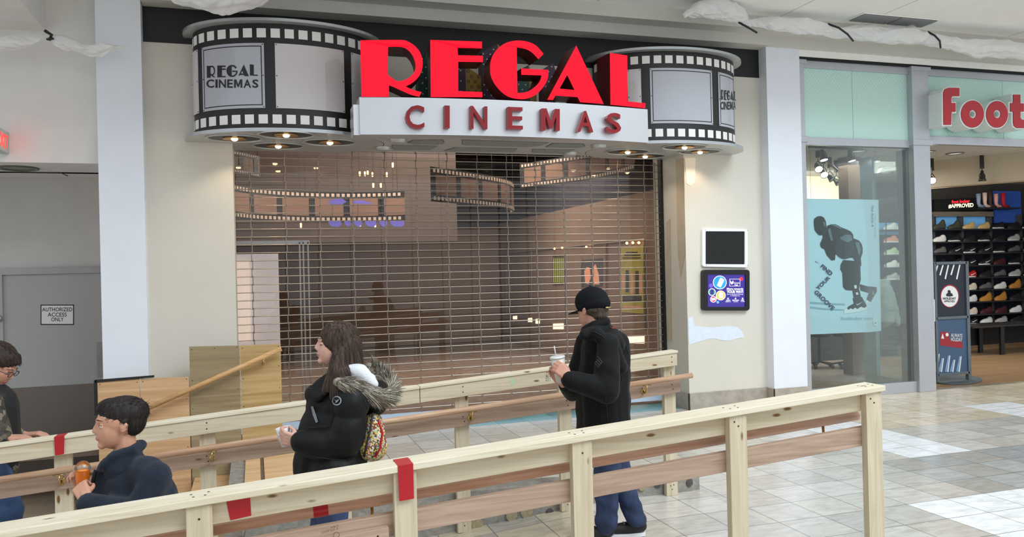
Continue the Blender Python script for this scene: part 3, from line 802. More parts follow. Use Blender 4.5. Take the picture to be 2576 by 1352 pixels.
# ---- far railing: posts behind, boards and dowel towards the ramp ----
YF = 5.02
LF = lambda x: 1.018+.070*(x-2.79)
far = thing('guard_rail', 'pine guard rail on the far side of the ramp, beside the cinema entrance', 'railing', (.7, YF, -.3))
xe = 2.80
for xp in (2.758, 1.97, 1.257, .50, -.277, -1.03, -1.80):
    b = MB(); b.box(xp-.0445, xp+.0445, YF+.0, YF+.038, ramp(xp), LF(xp)-.03)
    screws(b, [(xp-.012, ramp(xp)+.07), (xp+.012, ramp(xp)+.075), (xp+.0, ramp(xp)+.045)] if xp > .9 else [], YF)
    b.build('post', [pine_z, m_screw], far, bevel=.002)
for xa, xb in ((.98, xe+.005), (-2.4, .976)):
    b = MB(); sloped(b, xa, xb, YF-.045, YF+.05, lambda x: LF(x)-.016, LF); b.build('cap_board', pine_c, far, bevel=.002)
for xa, xb in ((.98, xe), (-.80, .976), (-2.4, -.804)):
    b = MB(); sloped(b, xa, xb, YF-.038, YF, lambda x: LF(x)-.104, lambda x: LF(x)-.016)
    screws(b, [(xp, LF(xp)-q) for xp in (2.758, 1.97, 1.257, .5, -.277, -1.03, -1.8) for q in (.04, .075) if xa < xp < xb], YF-.038)
    b.build('top_board', [pine_x, m_screw], far, bevel=.002)
for xa, xb in ((.40, xe+.02), (-2.4, .396)):
    b = MB(); sloped(b, xa, xb, YF-.038, YF, lambda x: LF(x)-.293, lambda x: LF(x)-.205)
    screws(b, [(xp+d, LF(xp)-q) for xp in (2.758, 1.97, 1.257, .5, -.277, -1.03, -1.8) for d, q in ((-.004, .232), (.004, .264)) if xa < xp < xb], YF-.038)
    b.build('lower_board', [tim_x, m_screw], far, bevel=.002)
b = MB(); b.tube([(-2.4, YF-.095, LF(-2.4)-.178), (2.88, YF-.095, LF(2.88)-.178)], .019, 16); hr = b.build('handrail', dowel_m, far, smooth=True)
for x in (2.53, 1.30, -.25, -1.03): bracket(far, x, YF-.038, LF(x)-.245, YF-.095, LF(x)-.178)
# stamps on the far top board
b = MB(); sF = lambda x, y: at(x, y, YF-.0385)
lettering(b, 'COFI', [(1373, 960), (1373, 944), (1380, 943), (1380, 959)], sF, bold=.01)
lettering(b, 'S-P-F', [(1382, 960), (1382, 946), (1385, 945), (1385, 959)], sF)
lettering(b, '2', [(1374, 941), (1374, 936), (1381, 935), (1381, 940)], sF)
b.build('mill_stamp', mat('faded ink', (70, 66, 60), .8, var=0), far)
b = MB(); pq(b, [(1283, 952), (1294, 949), (1298, 966), (1286, 970)], sF); b.build('paint_smudge', mat('pale green smudge', (180, 196, 160), .7, var=.1, vs=60), far)

# ---- near railing: posts in front ----
YN = 3.10
LN = lambda x: 1.005+.0667*(x-2.71)
near = thing('guard_rail', 'pine guard rail nearest the camera with wide flat cap board', 'railing', (1.0, YN, -.3))
for xp in (2.785, 2.04, 1.288, .543, -.205, -.96):
    b = MB(); b.box(xp-.0445, xp+.0445, YN, YN+.038, ramp(xp), LN(xp)-.027)
    screws(b, [(xp+.0, LN(xp)-.075), (xp-.02, LN(xp)-.055)][:1+(xp > 2)] , YN)
    b.build('post', [pine_z, m_screw], near, bevel=.0025)
b = MB(); sloped(b, -1.6, 2.845, YN-.012, YN+.125, lambda x: LN(x)-.026, LN)
rr = random.Random(5)
for xp in (2.785, 2.04, 1.288, .543, -.205, -.96):
    for d in (-.02, .02): b.lathe([(.005, .0008), (0, .0008)], (xp+d, YN+.03, LN(xp+d)), seg=8, mi=1); b.lathe([(.005, .0008), (0, .0008)], (xp+d*1.5, YN+.07, LN(xp+d*1.5)), seg=8, mi=1)
b.build('cap_board', [pine_c, m_screw], near, bevel=.003)
for xa, xb in ((.5435, 2.83), (-.205, .5425), (-1.6, -.206)):
    b = MB(); sloped(b, xa, xb, YN+.038, YN+.076, lambda x: LN(x)-.114, lambda x: LN(x)-.026); b.build('top_board', pine_x, near, bevel=.002)
for xa, xb in ((.545, 2.83), (-1.6, .542)):
    b = MB(); sloped(b, xa, xb, YN+.038, YN+.076, lambda x: LN(x)-.282, lambda x: LN(x)-.194); b.build('lower_board', tim_x, near, bevel=.002)
b = MB(); sloped(b, -1.6, .475, YN+.0, YN+.037, lambda x: LN(x)-.325, lambda x: LN(x)-.232)
screws(b, [(.432, LN(.43)-.258), (.432, LN(.43)-.29)], YN)
sp = b.build('splice_board', [tim_x, m_screw], near, bevel=.002)
b = MB(); sN = lambda x, y: at(x, y, YN-.001)
lettering(b, '2 STUDIO', [(850, 1334), (808, 1344), (809, 1338), (850, 1328)], sN, bold=.01)
lettering(b, 'CAN', [(851, 1326), (832, 1331), (833, 1326), (851, 1321)], sN, bold=.01)
b.lathe([(.012, 0), (.012, -.001), (.010, -.001), (.010, 0)], at(846, 1347, YN-.001), axis=(0, 1, 0), seg=16)
b.build('mill_stamp', mat('faded brown ink', (96, 76, 62), .8, var=0), near)
b = MB(); b.tube([(-1.6, YN+.135, LN(-1.6)-.160), (2.80, YN+.135, LN(2.80)-.160)], .0235, 18); b.build('handrail', wood('round reddish handrail', (216, 172, 144), (188, 140, 112), 'X', knots=False, rough=.3), near, smooth=True)
for x in (2.60, 1.36, .43, -.28): bracket(near, x, YN+.076, LN(x)-.235, YN+.135, LN(x)-.157)

# ---- red tape ----
def tape(label, mb): tag(mb.build('red_tape', m_tape), label, 'tape', 'pieces of red tape on the railings')
LNf = lambda x: LN(x)+.0012
b = MB(); xa, xb = .513, .573
sloped(b, xa, xb, YN-.014, YN+.1, LN, LNf); b.hexa([(xa+.003, YN-.0145, LN(xa)-.135), (xb, YN-.0145, LN(xb)-.135), (xb, YN-.012, LN(xb)-.135), (xa+.003, YN-.012, LN(xa)-.135), (xa, YN-.0145, LNf(xa)), (xb, YN-.0145, LNf(xb)), (xb, YN-.012, LNf(xb)), (xa, YN-.012, LNf(xa))])
tape('long strip of red tape wrapped over the near cap board and down its post', b)
b = MB(); yq = YN+.036
P = [at(569, 1261, yq), at(629, 1250, yq), at(632, 1298, yq), at(606, 1304, yq), at(580, 1310, yq), at(577, 1300, yq)]
b.slab(P, (0, .0015, 0)); tape('square patch of red tape on the face of the near top board', b)
b = MB(); xa, xb = at(788, 1290, YN+.13).x, at(825, 1285, YN+.13).x
b.tube([(xa, YN+.135, LN(xa)-.160), ((xa+xb)/2, YN+.135, LN((xa+xb)/2)-.160), (xb, YN+.135, LN(xb)-.160)], .0248, 18); tape('band of red tape wrapped round the near oak handrail', b)
b = MB(); xa, xb = at(137, 1110, YF-.04).x, at(163, 1110, YF-.04).x
sloped(b, xa, xb, YF-.047, YF+.04, LF, lambda x: LF(x)+.0012)
b.hexa([(xa+.004, YF-.0475, LF(xa)-.1), (xb-.004, YF-.0475, LF(xb)-.098), (xb-.004, YF-.0455, LF(xb)-.098), (xa+.004, YF-.0455, LF(xa)-.1), (xa, YF-.0475, LF(xa)), (xb, YF-.0475, LF(xb)), (xb, YF-.0455, LF(xb)), (xa, YF-.0455, LF(xa))])
tape('strip of red tape folded over the far cap board at the left end', b)

# ---- cut concrete kerb between ramp and upper floor ----
m_conc = mat('rough concrete', (146, 142, 134), .9, var=.22, vs=18, bump=.6, bs=50)
b = MB(); N = 60; rr = random.Random(9)
for i in range(N):
    xa = -2.4+(3.01+2.4)*i/N; xb = -2.4+(3.01+2.4)*(i+1)/N
    if i == 0: za = .17; ya = 5.075
    zb_ = max(.11, .17-.02*max(0, (xb-1.3)))+rr.uniform(-.008, .008) if xb > -.1 else -.18+rr.uniform(-.01, .01); yb_ = 5.075+rr.uniform(-.006, .006)
    b.hexa([(xa, ya, -.8), (xb, yb_, -.8), (xb, 5.26, -.8), (xa, 5.26, -.8), (xa, ya, za if xa > -.12 else min(za, -.18)), (xb, yb_, zb_), (xb, 5.26, zb_), (xa, 5.26, za if xa > -.12 else min(za, -.18))])
    za, ya = zb_, yb_
for (x, y, r) in ((1325, 1288, .05), (1287, 1297, .045), (1615, 1222, .04), (1655, 1218, .03), (1735, 1215, .03), (1383, 1290, .03), (1198, 1325, .055)):
    p = at(x, y, 5.066); b.lathe([(r, 0), (r*.9, -.004), (0, -.005)], p, axis=(0, 1, 0), seg=14, mi=1 if r != .03 else 2, sx=1, sy=.9)
kerb = tag(b.build('concrete_kerb', [m_conc, mat('sandy aggregate', (166, 152, 122), .9, var=.2, vs=60), mat('dark aggregate', (84, 82, 80), .9, var=.2, vs=40)]), 'rough broken concrete kerb running behind the far guard rail', 'kerb')

# ---- plywood hoarding, stair landing and stair rail at the left ----
def plym(name, c1, c2): return wood(name, c1, c2, 'X', knots=True, rough=.6, scale=.45, knot_rgb=(130, 92, 52))
ply_a = plym('orange plywood', (214, 180, 138), (190, 148, 104)); ply_b = plym('greyish plywood', (160, 144, 112), (138, 120, 90)); ply_c = plym('yellow plywood', (196, 168, 118), (168, 136, 88))
hoard = thing('plywood_hoarding', 'row of plywood panels protecting the wall behind the stair handrail', 'hoarding', (-.53, 7.6, -.5))
def panel(label, px0, px1, ytop0, ytop1, m, D=7.6, zb=-.5):
    a = at(px0, ytop0, D); c = at(px1, ytop1, D); b = MB()
    b.hexa([(a.x, D, zb), (c.x, D, zb), (c.x, D+.018, zb), (a.x, D+.018, zb), (a.x, D, a.z), (c.x, D, c.z), (c.x, D+.018, c.z), (a.x, D+.018, a.z)])
    n = max(2, int((c.x-a.x)/.13))
    screws(b, [(a.x+.02+(c.x-a.x-.04)*i/(n-1), a.z-.025) for i in range(n)]+[(c.x-.02, a.z-q) for q in (.2, .4, .62)]+[(a.x+.02, a.z-q) for q in (.3, .55)], D)
    o = b.build('plywood_panel', [m, m_screw], hoard); o['label'] = label; return o
panel('low orange plywood panel at the left end, under the white pillar', 245, 351, 961, 954, ply_a)
panel('low orange plywood panel just left of the taller panels', 353, 475, 954, 949, ply_a)
panel('tall greyish plywood panel with a big knot behind the stair rail', 476, 602, 873, 870, ply_b)
panel('tall yellow plywood panel at the end of the stair rail, against the grille', 604, 706, 870, 866, ply_c)
b = MB(); a = at(243, 957, 7.6); c = at(476, 947, 7.6)
b.hexa([(a.x-.01, 7.59, a.z-.02), (a.x+.45, 7.59, a.z-.005), (a.x+.45, 7.62, a.z-.005), (a.x-.01, 7.62, a.z-.02), (a.x-.01, 7.59, a.z+.002), (a.x+.45, 7.59, a.z+.012), (a.x+.45, 7.62, a.z+.012), (a.x-.01, 7.62, a.z+.002)])
b.box(a.x-.02, a.x, 7.59, 7.62, a.z-.3, a.z)
tag(b.build('edge_strip', mat('black rubber edge', (26, 26, 28), .7)), 'black rubber strip along the top corner of the lowest plywood panel', 'edging')
b = MB(); p0 = at(300, 1060, 7.5); p1 = at(708, 878, 7.5); b.tube([p0, p1], .021, 14)
sr = thing('stair_handrail', 'round oak handrail sloping up across the plywood panels', 'handrail', (p0.x, 7.5, p0.z)); b.build('rail', wood('stair oak', (206, 166, 116), (184, 142, 96), 'X', knots=False, rough=.4), sr, smooth=True)
q = at(662, 912, 7.598); bracket(sr, q.x, 7.598, q.z, 7.5, p1.z-(p1.x-q.x)*(p1.z-p0.z)/(p1.x-p0.x))
q = at(560, 958, 7.598); bracket(sr, at(345,1050,7.5).x, 7.598, at(345, 1060, 7.5).z, 7.5, at(345, 1040, 7.5).z)
# landing sheet with trim and the broken edge of the floor
b = MB(); b.box(-.1, .02, 5.4, 7.45, 0.001, .02, 0); b.box(.05, .66, 5.4, 7.5, 0.001, .02, 0); b.box(.02, .05, 5.4, 7.45, 0.001, .008, 1); b.box(.655, .66, 5.4, 7.5, .001, .021, 1)
tag(b.build('plywood_sheet', [plym('landing plywood', (222, 188, 146), (202, 164, 120)), mat('dark slot', (110, 90, 74), .8)]), 'flat plywood sheet covering the floor at the top of the stairs', 'plywood sheet')
b = MB(); b.box(-.22, -.1, 5.27, 7.6, -.5, -.005, 0)
st = thing('stairs', 'short concrete and plywood steps going down beside the wall at the left', 'stairs', (-.6, 6.6, -.5))
b.build('broken_edge', m_conc, st)
for k, (xa, z) in enumerate(((-.52, -.17), (-.82, -.33))):
    b = MB(); b.box(xa, xa+.30, 5.27, 7.6, -.5, z, 0); b.box(xa-.01, xa+.30, 5.27, 7.6, z, z+.02, 1); b.build('step', [m_conc, ply_a], st)
b = MB(); b.box(-.455, -.40, 5.3, 5.36, -.3, -.04); b.build('stub', pine_z, st)
# ================================================================== PEOPLE
def skin_mat(name, rgb):
    m = mat(name, rgb, .5, var=.04, vs=30); b = m.node_tree.nodes['Principled BSDF']
    b.inputs['Subsurface Weight'].default_value = .12; b.inputs['Subsurface Radius'].default_value = (.02, .008, .004); return m
def hair_mat(name, c1, c2):
    if name in MATS: return MATS[name]
    m = bpy.data.materials.new(name); m.use_nodes = True; nt = m.node_tree; b = nt.nodes['Principled BSDF']
    tc = nt.nodes.new('ShaderNodeTexCoord'); mp = nt.nodes.new('ShaderNodeMapping'); mp.inputs['Scale'].default_value = (120, 120, 5)
    n = nt.nodes.new('ShaderNodeTexNoise'); n.inputs['Scale'].default_value = 1; n.inputs['Detail'].default_value = 3; n.inputs['Distortion'].default_value = .4
    r = nt.nodes.new('ShaderNodeValToRGB'); r.color_ramp.elements[0].position = .35; r.color_ramp.elements[1].position = .7
    r.color_ramp.elements[0].color = lin(c1)+(1,); r.color_ramp.elements[1].color = lin(c2)+(1,)
    bp = nt.nodes.new('ShaderNodeBump'); bp.inputs['Strength'].default_value = .5; bp.inputs['Distance'].default_value = .004
    nt.links.new(tc.outputs['Object'], mp.inputs[0]); nt.links.new(mp.outputs[0], n.inputs['Vector']); nt.links.new(n.outputs['Fac'], r.inputs[0])
    nt.links.new(r.outputs[0], b.inputs['Base Color']); nt.links.new(n.outputs['Fac'], bp.inputs['Height']); nt.links.new(bp.outputs[0], b.inputs['Normal'])
    b.inputs['Roughness'].default_value = .62; b.inputs['Specular IOR Level'].default_value = .3; MATS[name] = m; return m
def cells(name, cols, scale, rough=.7):
    m = bpy.data.materials.new(name); m.use_nodes = True; nt = m.node_tree; b = nt.nodes['Principled BSDF']; b.inputs['Roughness'].default_value = rough
    tc = nt.nodes.new('ShaderNodeTexCoord'); v = nt.nodes.new('ShaderNodeTexVoronoi'); v.inputs['Scale'].default_value = scale
    sp = nt.nodes.new('ShaderNodeSeparateColor'); r = nt.nodes.new('ShaderNodeValToRGB'); r.color_ramp.interpolation = 'CONSTANT'
    e = r.color_ramp.elements
    while len(e) < len(cols): e.new(.5)
    for i, c in enumerate(cols): e[i].position = i/len(cols); e[i].color = lin(c)+(1,)
    nt.links.new(tc.outputs['Object'], v.inputs['Vector']); nt.links.new(v.outputs['Color'], sp.inputs[0]); nt.links.new(sp.outputs[0], r.inputs[0]); nt.links.new(r.outputs[0], b.inputs['Base Color'])
    return m
def denim(name='blue denim', rgb=(36, 52, 84)): return mat(name, rgb, .8, var=.35, vs=14, bump=.2, bs=300)

class Head:
    def __init__(s, C, f, size=.225, pitch=0, roll=0):
        f = Vector(f).normalized(); up = V(0, 0, 1); l = up.cross(f).normalized()   # l: the head's left
        R = Matrix.Rotation(radians(pitch), 3, l) ; f2 = R @ f; u2 = R @ up
        R2 = Matrix.Rotation(radians(roll), 3, f2); s.l = R2 @ l; s.u = R2 @ u2; s.f = f2; s.C = Vector(C); s.k = size/.225
    def p(s, a, b, c): return s.C+(s.f*a+s.l*b+s.u*c)*s.k     # a forward, b left, c up
    def M(s): return Matrix((s.f, s.l, s.u)).transposed()
    def e(s, a, b, c, ra, rb, rc): return ('e', s.p(a, b, c), (ra*s.k, rb*s.k, rc*s.k), s.M())
    def c(s, A, ra, B, rb): return ('c', s.p(*A), ra*s.k, s.p(*B), rb*s.k)
    def skull(s, male=1):
        P = [s.e(-.012, 0, .025, .095, .074, .088), s.e(.020, 0, -.020, .066, .060, .085), s.e(.028, 0, -.060, .045, .042, .036),
             s.e(.062, 0, -.086, .018, .020, .017),                                   # chin
             s.c((.078, 0, .018), .0075, (.094, 0, -.020), .0088), s.c((.094, 0, -.022), .0088, (.081, 0, -.031), .009),  # nose
             s.c((.084, .010, -.028), .006, (.084, -.010, -.028), .006),
             s.c((.078, .028, .022), .010, (.078, -.028, .022), .010),                # brow
             s.c((.0785, .010, -.050), .0065, (.0785, -.010, -.050), .0065), s.c((.076, .010, -.061), .0065, (.076, -.010, -.061), .0065),
             s.e(.040, .036, -.026, .026, .019, .028), s.e(.040, -.036, -.026, .026, .019, .028)]   # cheeks
        for q in (1, -1):
            P += [s.c((-.012, q*.074, .012), .008, (-.022, q*.083, .004), .007), s.c((-.022, q*.083, .010), .007, (-.006, q*.076, -.022), .007), s.e(-.012, q*.078, -.006, .014, .007, .022)]
        return P
    def features(s, parent, iris=(60, 40, 26), brow=(48, 34, 26), lip=(176, 100, 92), closed=False, skin=None):
        mw = mat('eye white', (225, 220, 214), .3, var=0); mi = mat('dark iris', iris, .2, var=0); ml = mat('eyelash line', (40, 28, 24), .6, var=0)
        for q in (1, -1):
            if not closed:
                b = MB(); b.sphere(s.p(.0655, q*.031, .003), .0112*s.k); b.build('eye', mw, parent, smooth=True)
                b = MB(); b.sphere(s.p(.0735, q*.0305, .0018), .0046*s.k); b.build('iris', mi, parent, smooth=True)
                b = MB(); b.sphere(s.p(.0642, q*.031, .0075), .0124*s.k, sc=(1, 1, .8)); b.sphere(s.p(.064, q*.031, -.004), .0118*s.k, sc=(1, 1, .7)); b.build('eyelid', skin, parent, smooth=True)
                b = MB(); b.tube([s.p(.068, q*.043, .003), s.p(.0755, q*.036, .0068), s.p(.078, q*.028, .0066), s.p(.075, q*.019, .002)], .0011*s.k, 6); b.build('eyelash', ml, parent, smooth=True)
            else:
                b = MB(); b.sphere(s.p(.066, q*.031, .002), .0118*s.k); b.build('eyelid', skin, parent, smooth=True)
                b = MB(); b.tube([s.p(.069, q*.043, -.001), s.p(.0762, q*.036, -.004), s.p(.0785, q*.028, -.005), s.p(.076, q*.018, -.002)], .0015*s.k, 6); b.build('eyelash', ml, parent, smooth=True)
            b = MB(); b.tube([s.p(.067, q*.047, .024), s.p(.0815, q*.036, .0295), s.p(.0875, q*.016, .0265)], [.0012*s.k, .0022*s.k, .002*s.k], 6); b.build('eyebrow', mat('brow hair %d%d%d' % brow, brow, .8, var=0), parent, smooth=True)
        b = MB(); b.tube([s.p(.076, .022, -.0555), s.p(.0838, .009, -.0525), s.p(.0848, 0, -.0535), s.p(.0838, -.009, -.0525), s.p(.076, -.022, -.0555)], [.001, .003, .0028, .003, .001], 8)
        b.tube([s.p(.076, .020, -.057), s.p(.0812, .008, -.0595), s.p(.0812, -.008, -.0595), s.p(.076, -.020, -.057)], [.001, .0036, .0036, .001], 8)
        b.build('lips', mat('lip colour %d' % lip[0], lip, .4, var=0), parent, smooth=True)

def hand_parts(W, d, n, curl=(40, 45, 30), side=1, k=1.0, spread=4, thumb=(.55, .6)):
    """wrist W, finger direction d, palm-facing direction n; side +1 puts the thumb on d x n"""
    d = Vector(d).normalized(); n = (Vector(n)-d*Vector(n).dot(d)).normalized(); s = d.cross(n).normalized()*side
    P = []; W = Vector(W)
    kn = []
    for i in range(4):
        off = (1.5-i)*.0195*k; base = W+d*(.088-.004*abs(i-1))*k+s*off; kn.append(base)
        P.append(('c', W+d*.012*k+s*off*.75, .0135*k, base, .0115*k))
        L = (.043, .026, .021) if i in (1, 2) else ((.039, .024, .020) if i == 0 else (.031, .020, .018))
        a = 0; p = base; dr0 = (d+s*math.tan(radians(spread*(1.5-i)))).normalized()
        for j in range(3):
            a += radians(curl[j]+i*2); dr = dr0*cos(a)+n*sin(a); q = p+dr*L[j]*k
            P.append(('c', p, (.0098-.0008*j)*k, q, (.0092-.0010*j)*k)); p = q
    P.append(('c', kn[0], .0115*k, kn[3], .0105*k)); P.append(('c', W+d*.035*k+s*.012*k, .0145*k, W+d*.045*k-s*.012*k, .0135*k))
    t0 = W+d*.022*k+s*.020*k+n*.004*k; t1 = t0+(d*.6+s*.62+n*thumb[0]).normalized()*.038*k; t2 = t1+(d*.85+s*.1+n*thumb[1]).normalized()*.03*k; t3 = t2+(d*.9-s*.15+n*thumb[1]).normalized()*.022*k
    P += [('c', t0, .0155*k, t1, .0115*k), ('c', t1, .0112*k, t2, .0098*k), ('c', t2, .0098*k, t3, .0082*k)]
    P.append(('c', W-d*.02*k, .021*k, W+d*.02*k, .019*k))
    return P
def pts(D): return lambda x, y, q=0: at(x, y, D+q)
def shoe(parent, heel, toe, z, m_up, m_sole, k=1.0, m_lace=None):
    """trainer from heel to toe (points on the ground)"""
    h = Vector(heel); t = Vector(toe); d = (t-h); d.z = 0; L = d.length; d.normalize(); s = d.cross(V(0, 0, 1))
    P = [('c', V(h.x, h.y, z+.06)+d*.03, .038*k, V(h.x, h.y, z+.05)+d*L*.45, .038*k), ('c', V(h.x, h.y, z+.05)+d*L*.4, .040*k, V(h.x, h.y, z+.038)+d*(L-.045), .034*k), ('c', V(h.x, h.y, z+.07)+d*.04, .036*k, V(h.x, h.y, z+.11)+d*.045, .036*k)]
    u = blob('shoe', P, m_up, parent, voxel=.007, smooth=4)
    b = MB(); out = []
    for i in range(24):
        q = 2*pi*i/24; w = .043*k*(1 if cos(q) > -.2 else .85); out.append(V(h.x, h.y, z)+d*(L/2+L/2*.98*cos(q))+s*w*sin(q)*(1.0+.1*cos(q)))
    b.slab(out, (0, 0, .024)); b.build('sole', m_sole, u, bevel=.004)
    if m_lace:
        b = MB()
        for i in range(4):
            c = V(h.x, h.y, z+.092-.012*i)+d*(L*.42+.022*i); b.tube([c-s*.022, c+V(0, 0, .006), c+s*.022], .003, 6)
        b.build('lace', m_lace, u, smooth=True)
    return u

def strands(target, n, dirfn, L, mats_, seed=1, w=.0011, lift=.25, skip=None):
    me = target.data; o = target.location.copy(); q = target.parent
    while q: o += q.location; q = q.parent
    rr = random.Random(seed); ps = me.polygons; b = MB()
    for i in range(n):
        f = ps[rr.randrange(len(ps))]; c = f.center+o; nn = f.normal
        if nn.y > .45 or nn.z > .88 or (skip and skip(c)): continue
        d = Vector(dirfn(c, nn)); d = d-nn*d.dot(nn); d += V(rr.gauss(0, .18), rr.gauss(0, .18), rr.gauss(0, .18))
        if d.length < 1e-4: continue
        d.normalize(); l_ = L*rr.uniform(.6, 1.3); s0 = c-nn*.001; e1 = s0+d*l_*.5+nn*l_*lift*.35; e2 = s0+d*l_+nn*l_*lift*.25
        t = d.cross(nn).normalized()*w; k = len(b.v); b.v += [s0-t, s0+t, e1+t*.8, e1-t*.8, e2]; b.f += [(k, k+1, k+2, k+3), (k+3, k+2, k+4)]; mi = rr.randrange(len(mats_)); b.m += [mi, mi]
    h = b.build('hair_strands', mats_, target, recalc=False); h['kind'] = 'stuff'; return h
# ---------------------------------------------------------------- man in black coat
D0 = 4.35; P = pts(D0)
man = thing('person', 'person in a black hooded coat, black cap and jeans holding a pale paper cup', 'person', (P(1540, 1250).x, D0, ramp(2.0)))
sk = skin_mat('fair skin', (196, 144, 122))
f = V(-.45, .89, 0)
H = Head(P(1487, 780), f, .228, pitch=6)
hip = P(1524, 1110); fl = V(-.51, -.86, 0)   # left-hand side, towards the camera
gz = -.0
ankL = V(P(1522, 1345).x, D0-.02, gz+.10); kneL = P(1528, 1222, -.03); hipL = P(1526, 1110, -.06)
ankR = V(P(1596, 1320, .0).x, D0-.02, gz+.115); kneR = P(1562, 1210, .03); hipR = P(1536, 1110, .07)
shL = P(1530, 868, -.17); elL = P(1527, 985, -.22); wrL = P(1432, 955, -.16)
shR = P(1478, 862, .16); elR = P(1440, 985, .20); wrR = P(1412, 962, .04)
cupc = P(1407, 930, -.05)
hl = hand_parts(wrL+V(-.0, .0, .01), P(1400, 925, -.13)-wrL, V(-.1, 1, 0), (45, 50, 35), side=-1, k=.95)
hr_ = hand_parts(wrR, P(1392, 938, .04)-wrR+V(-.0, 0, .02), V(-.35, -1, .0), (30, 45, 40), side=1, k=.95)
body = blob('body', H.skull()+[H.c((-.02, 0, -.03), .055, (-.045, 0, -.15), .055), ('c', P(1510, 850), .07, P(1518, 900), .11), ('c', P(1518, 900), .11, hip, .10),
     ('c', shL, .04, elL, .036), ('c', elL, .034, wrL, .024), ('c', shR, .04, elR, .036), ('c', elR, .034, wrR, .024),
     ('c', P(1518, 850), .06, shL, .045), ('c', P(1508, 850), .06, shR, .045),
     ('c', hipL, .07, kneL, .048), ('c', kneL, .046, ankL, .034), ('c', hipR, .07, kneR, .048), ('c', kneR, .046, ankR, .034)]+hl+hr_, sk, man, voxel=.0048, smooth=3)
H.features(man, skin=sk)
coatm = mat('black coat cloth', (9, 10, 12), .8, spec=.25, var=.15, vs=10, bump=.15, bs=200, sheen=.05)
coat = [('c', P(1514, 872), .125, P(1519, 960), .15), ('c', P(1519, 960), .15, P(1522, 1125), .142), ('c', P(1502, 868, .10), .09, P(1532, 866, -.10), .095),
        ('c', P(1496, 960, .06), .12, P(1500, 1120, .05), .118), ('c', P(1538, 900, -.03), .11, P(1540, 1115, -.03), .112),
        ('c', shL, .068, P(1528, 925, -.19), .076), ('c', P(1528, 925, -.19), .076, elL, .074), ('c', elL, .074, P(1450, 960, -.17), .060), ('c', P(1450, 960, -.17), .062, P(1436, 956, -.16), .056),
        ('c', shR, .075, elR, .066), ('c', elR, .066, P(1424, 968, .07), .05)]
def folds(co, n):
    return .006*sin(co.z*42+co.x*14+4*noise.noise(co*5))*max(0, noise.noise(co*3+V(5, 1, 2))+.35)
ct = blob('coat', coat, coatm, man, voxel=.010, smooth=6, noise_amp=.005, noise_scale=6, fn=folds, cuts=[(P(1520, 1140), V(0, 0, -1))])
# hood lying on the back and the standing collar
rt = -f
blob('hood', [('c', P(1470, 842, -.13), .034, P(1520, 832, -.08), .052), ('c', P(1520, 832, -.08), .052, P(1556, 862, -.05), .066), ('c', P(1556, 862, -.05), .066, P(1564, 915, -.08), .056), ('c', P(1564, 915, -.08), .056, P(1548, 945, -.13), .030),
     ('c', P(1500, 838, -.16), .034, P(1540, 880, -.17), .052), ('c', P(1540, 880, -.17), .052, P(1560, 925, -.13), .045), ('c', P(1535, 860, .05), .07, P(1562, 905, .03), .06)], coatm, man, voxel=.009, smooth=7, noise_amp=.004, noise_scale=9)
blob('collar', [('c', H.p(.02, .05, -.115), .026, H.p(-.055, .055, -.093), .030), ('c', H.p(-.055, .055, -.093), .03, H.p(-.095, 0, -.078), .032), ('c', H.p(-.095, 0, -.078), .032, H.p(-.055, -.055, -.093), .030), ('c', H.p(.02, .05, -.135), .026, H.p(.05, .0, -.15), .03), ('c', H.p(-.05, .0, -.16), .07, H.p(-.02, 0, -.20), .09)], coatm, man, voxel=.008, smooth=4, noise_amp=.003, noise_scale=16)
b = MB(); b.tube([H.p(-.120, -.01, -.118), H.p(-.128, -.03, -.118), H.p(-.115, -.055, -.124)], .008, 8); b.build('lining', mat('dark red lining', (120, 20, 34), .7), man, smooth=True)
# cap
capm = mat('black cap cloth', (9, 11, 18), .85, spec=.25, var=.1, bump=.1, bs=150)
dome = blob('cap', [H.e(-.012, 0, .048, .108, .088, .088), H.e(-.02, 0, .03, .110, .089, .06)], capm, man, voxel=.006, smooth=3, cuts=[(H.p(0, 0, -.006), -H.u)])
b = MB(); N = 14; top = []; 
for i in range(N+1):
    q = -pi/2+pi*i/N; top.append(H.p(.075+.085*cos(q), .072*sin(q), .012-.016*abs(sin(q))**2-.026*cos(q)))
b.slab([H.p(.03, -.07, .0)]+top+[H.p(.03, .07, .0)], H.u*.005); b.build('brim', capm, dome, bevel=.002)
b = MB(); b.sphere(H.p(-.012, 0, .137), .008, sc=(1, 1, .6)); b.build('button', capm, dome, smooth=True)
b = MB(); b.tube([H.p(-.112, -.040, .006), H.p(-.123, -.012, .002), H.p(-.122, .018, .002)], .005, 8); b.build('strap_clip', m_brass, dome, smooth=True)
blob('hair', [H.e(-.035, 0, .005, .080, .0775, .055), H.e(-.06, 0, -.03, .045, .055, .045)], hair_mat('short grey brown hair', (48, 38, 32), (92, 78, 66)), man, voxel=.006, smooth=2, noise_amp=.002, noise_scale=60)
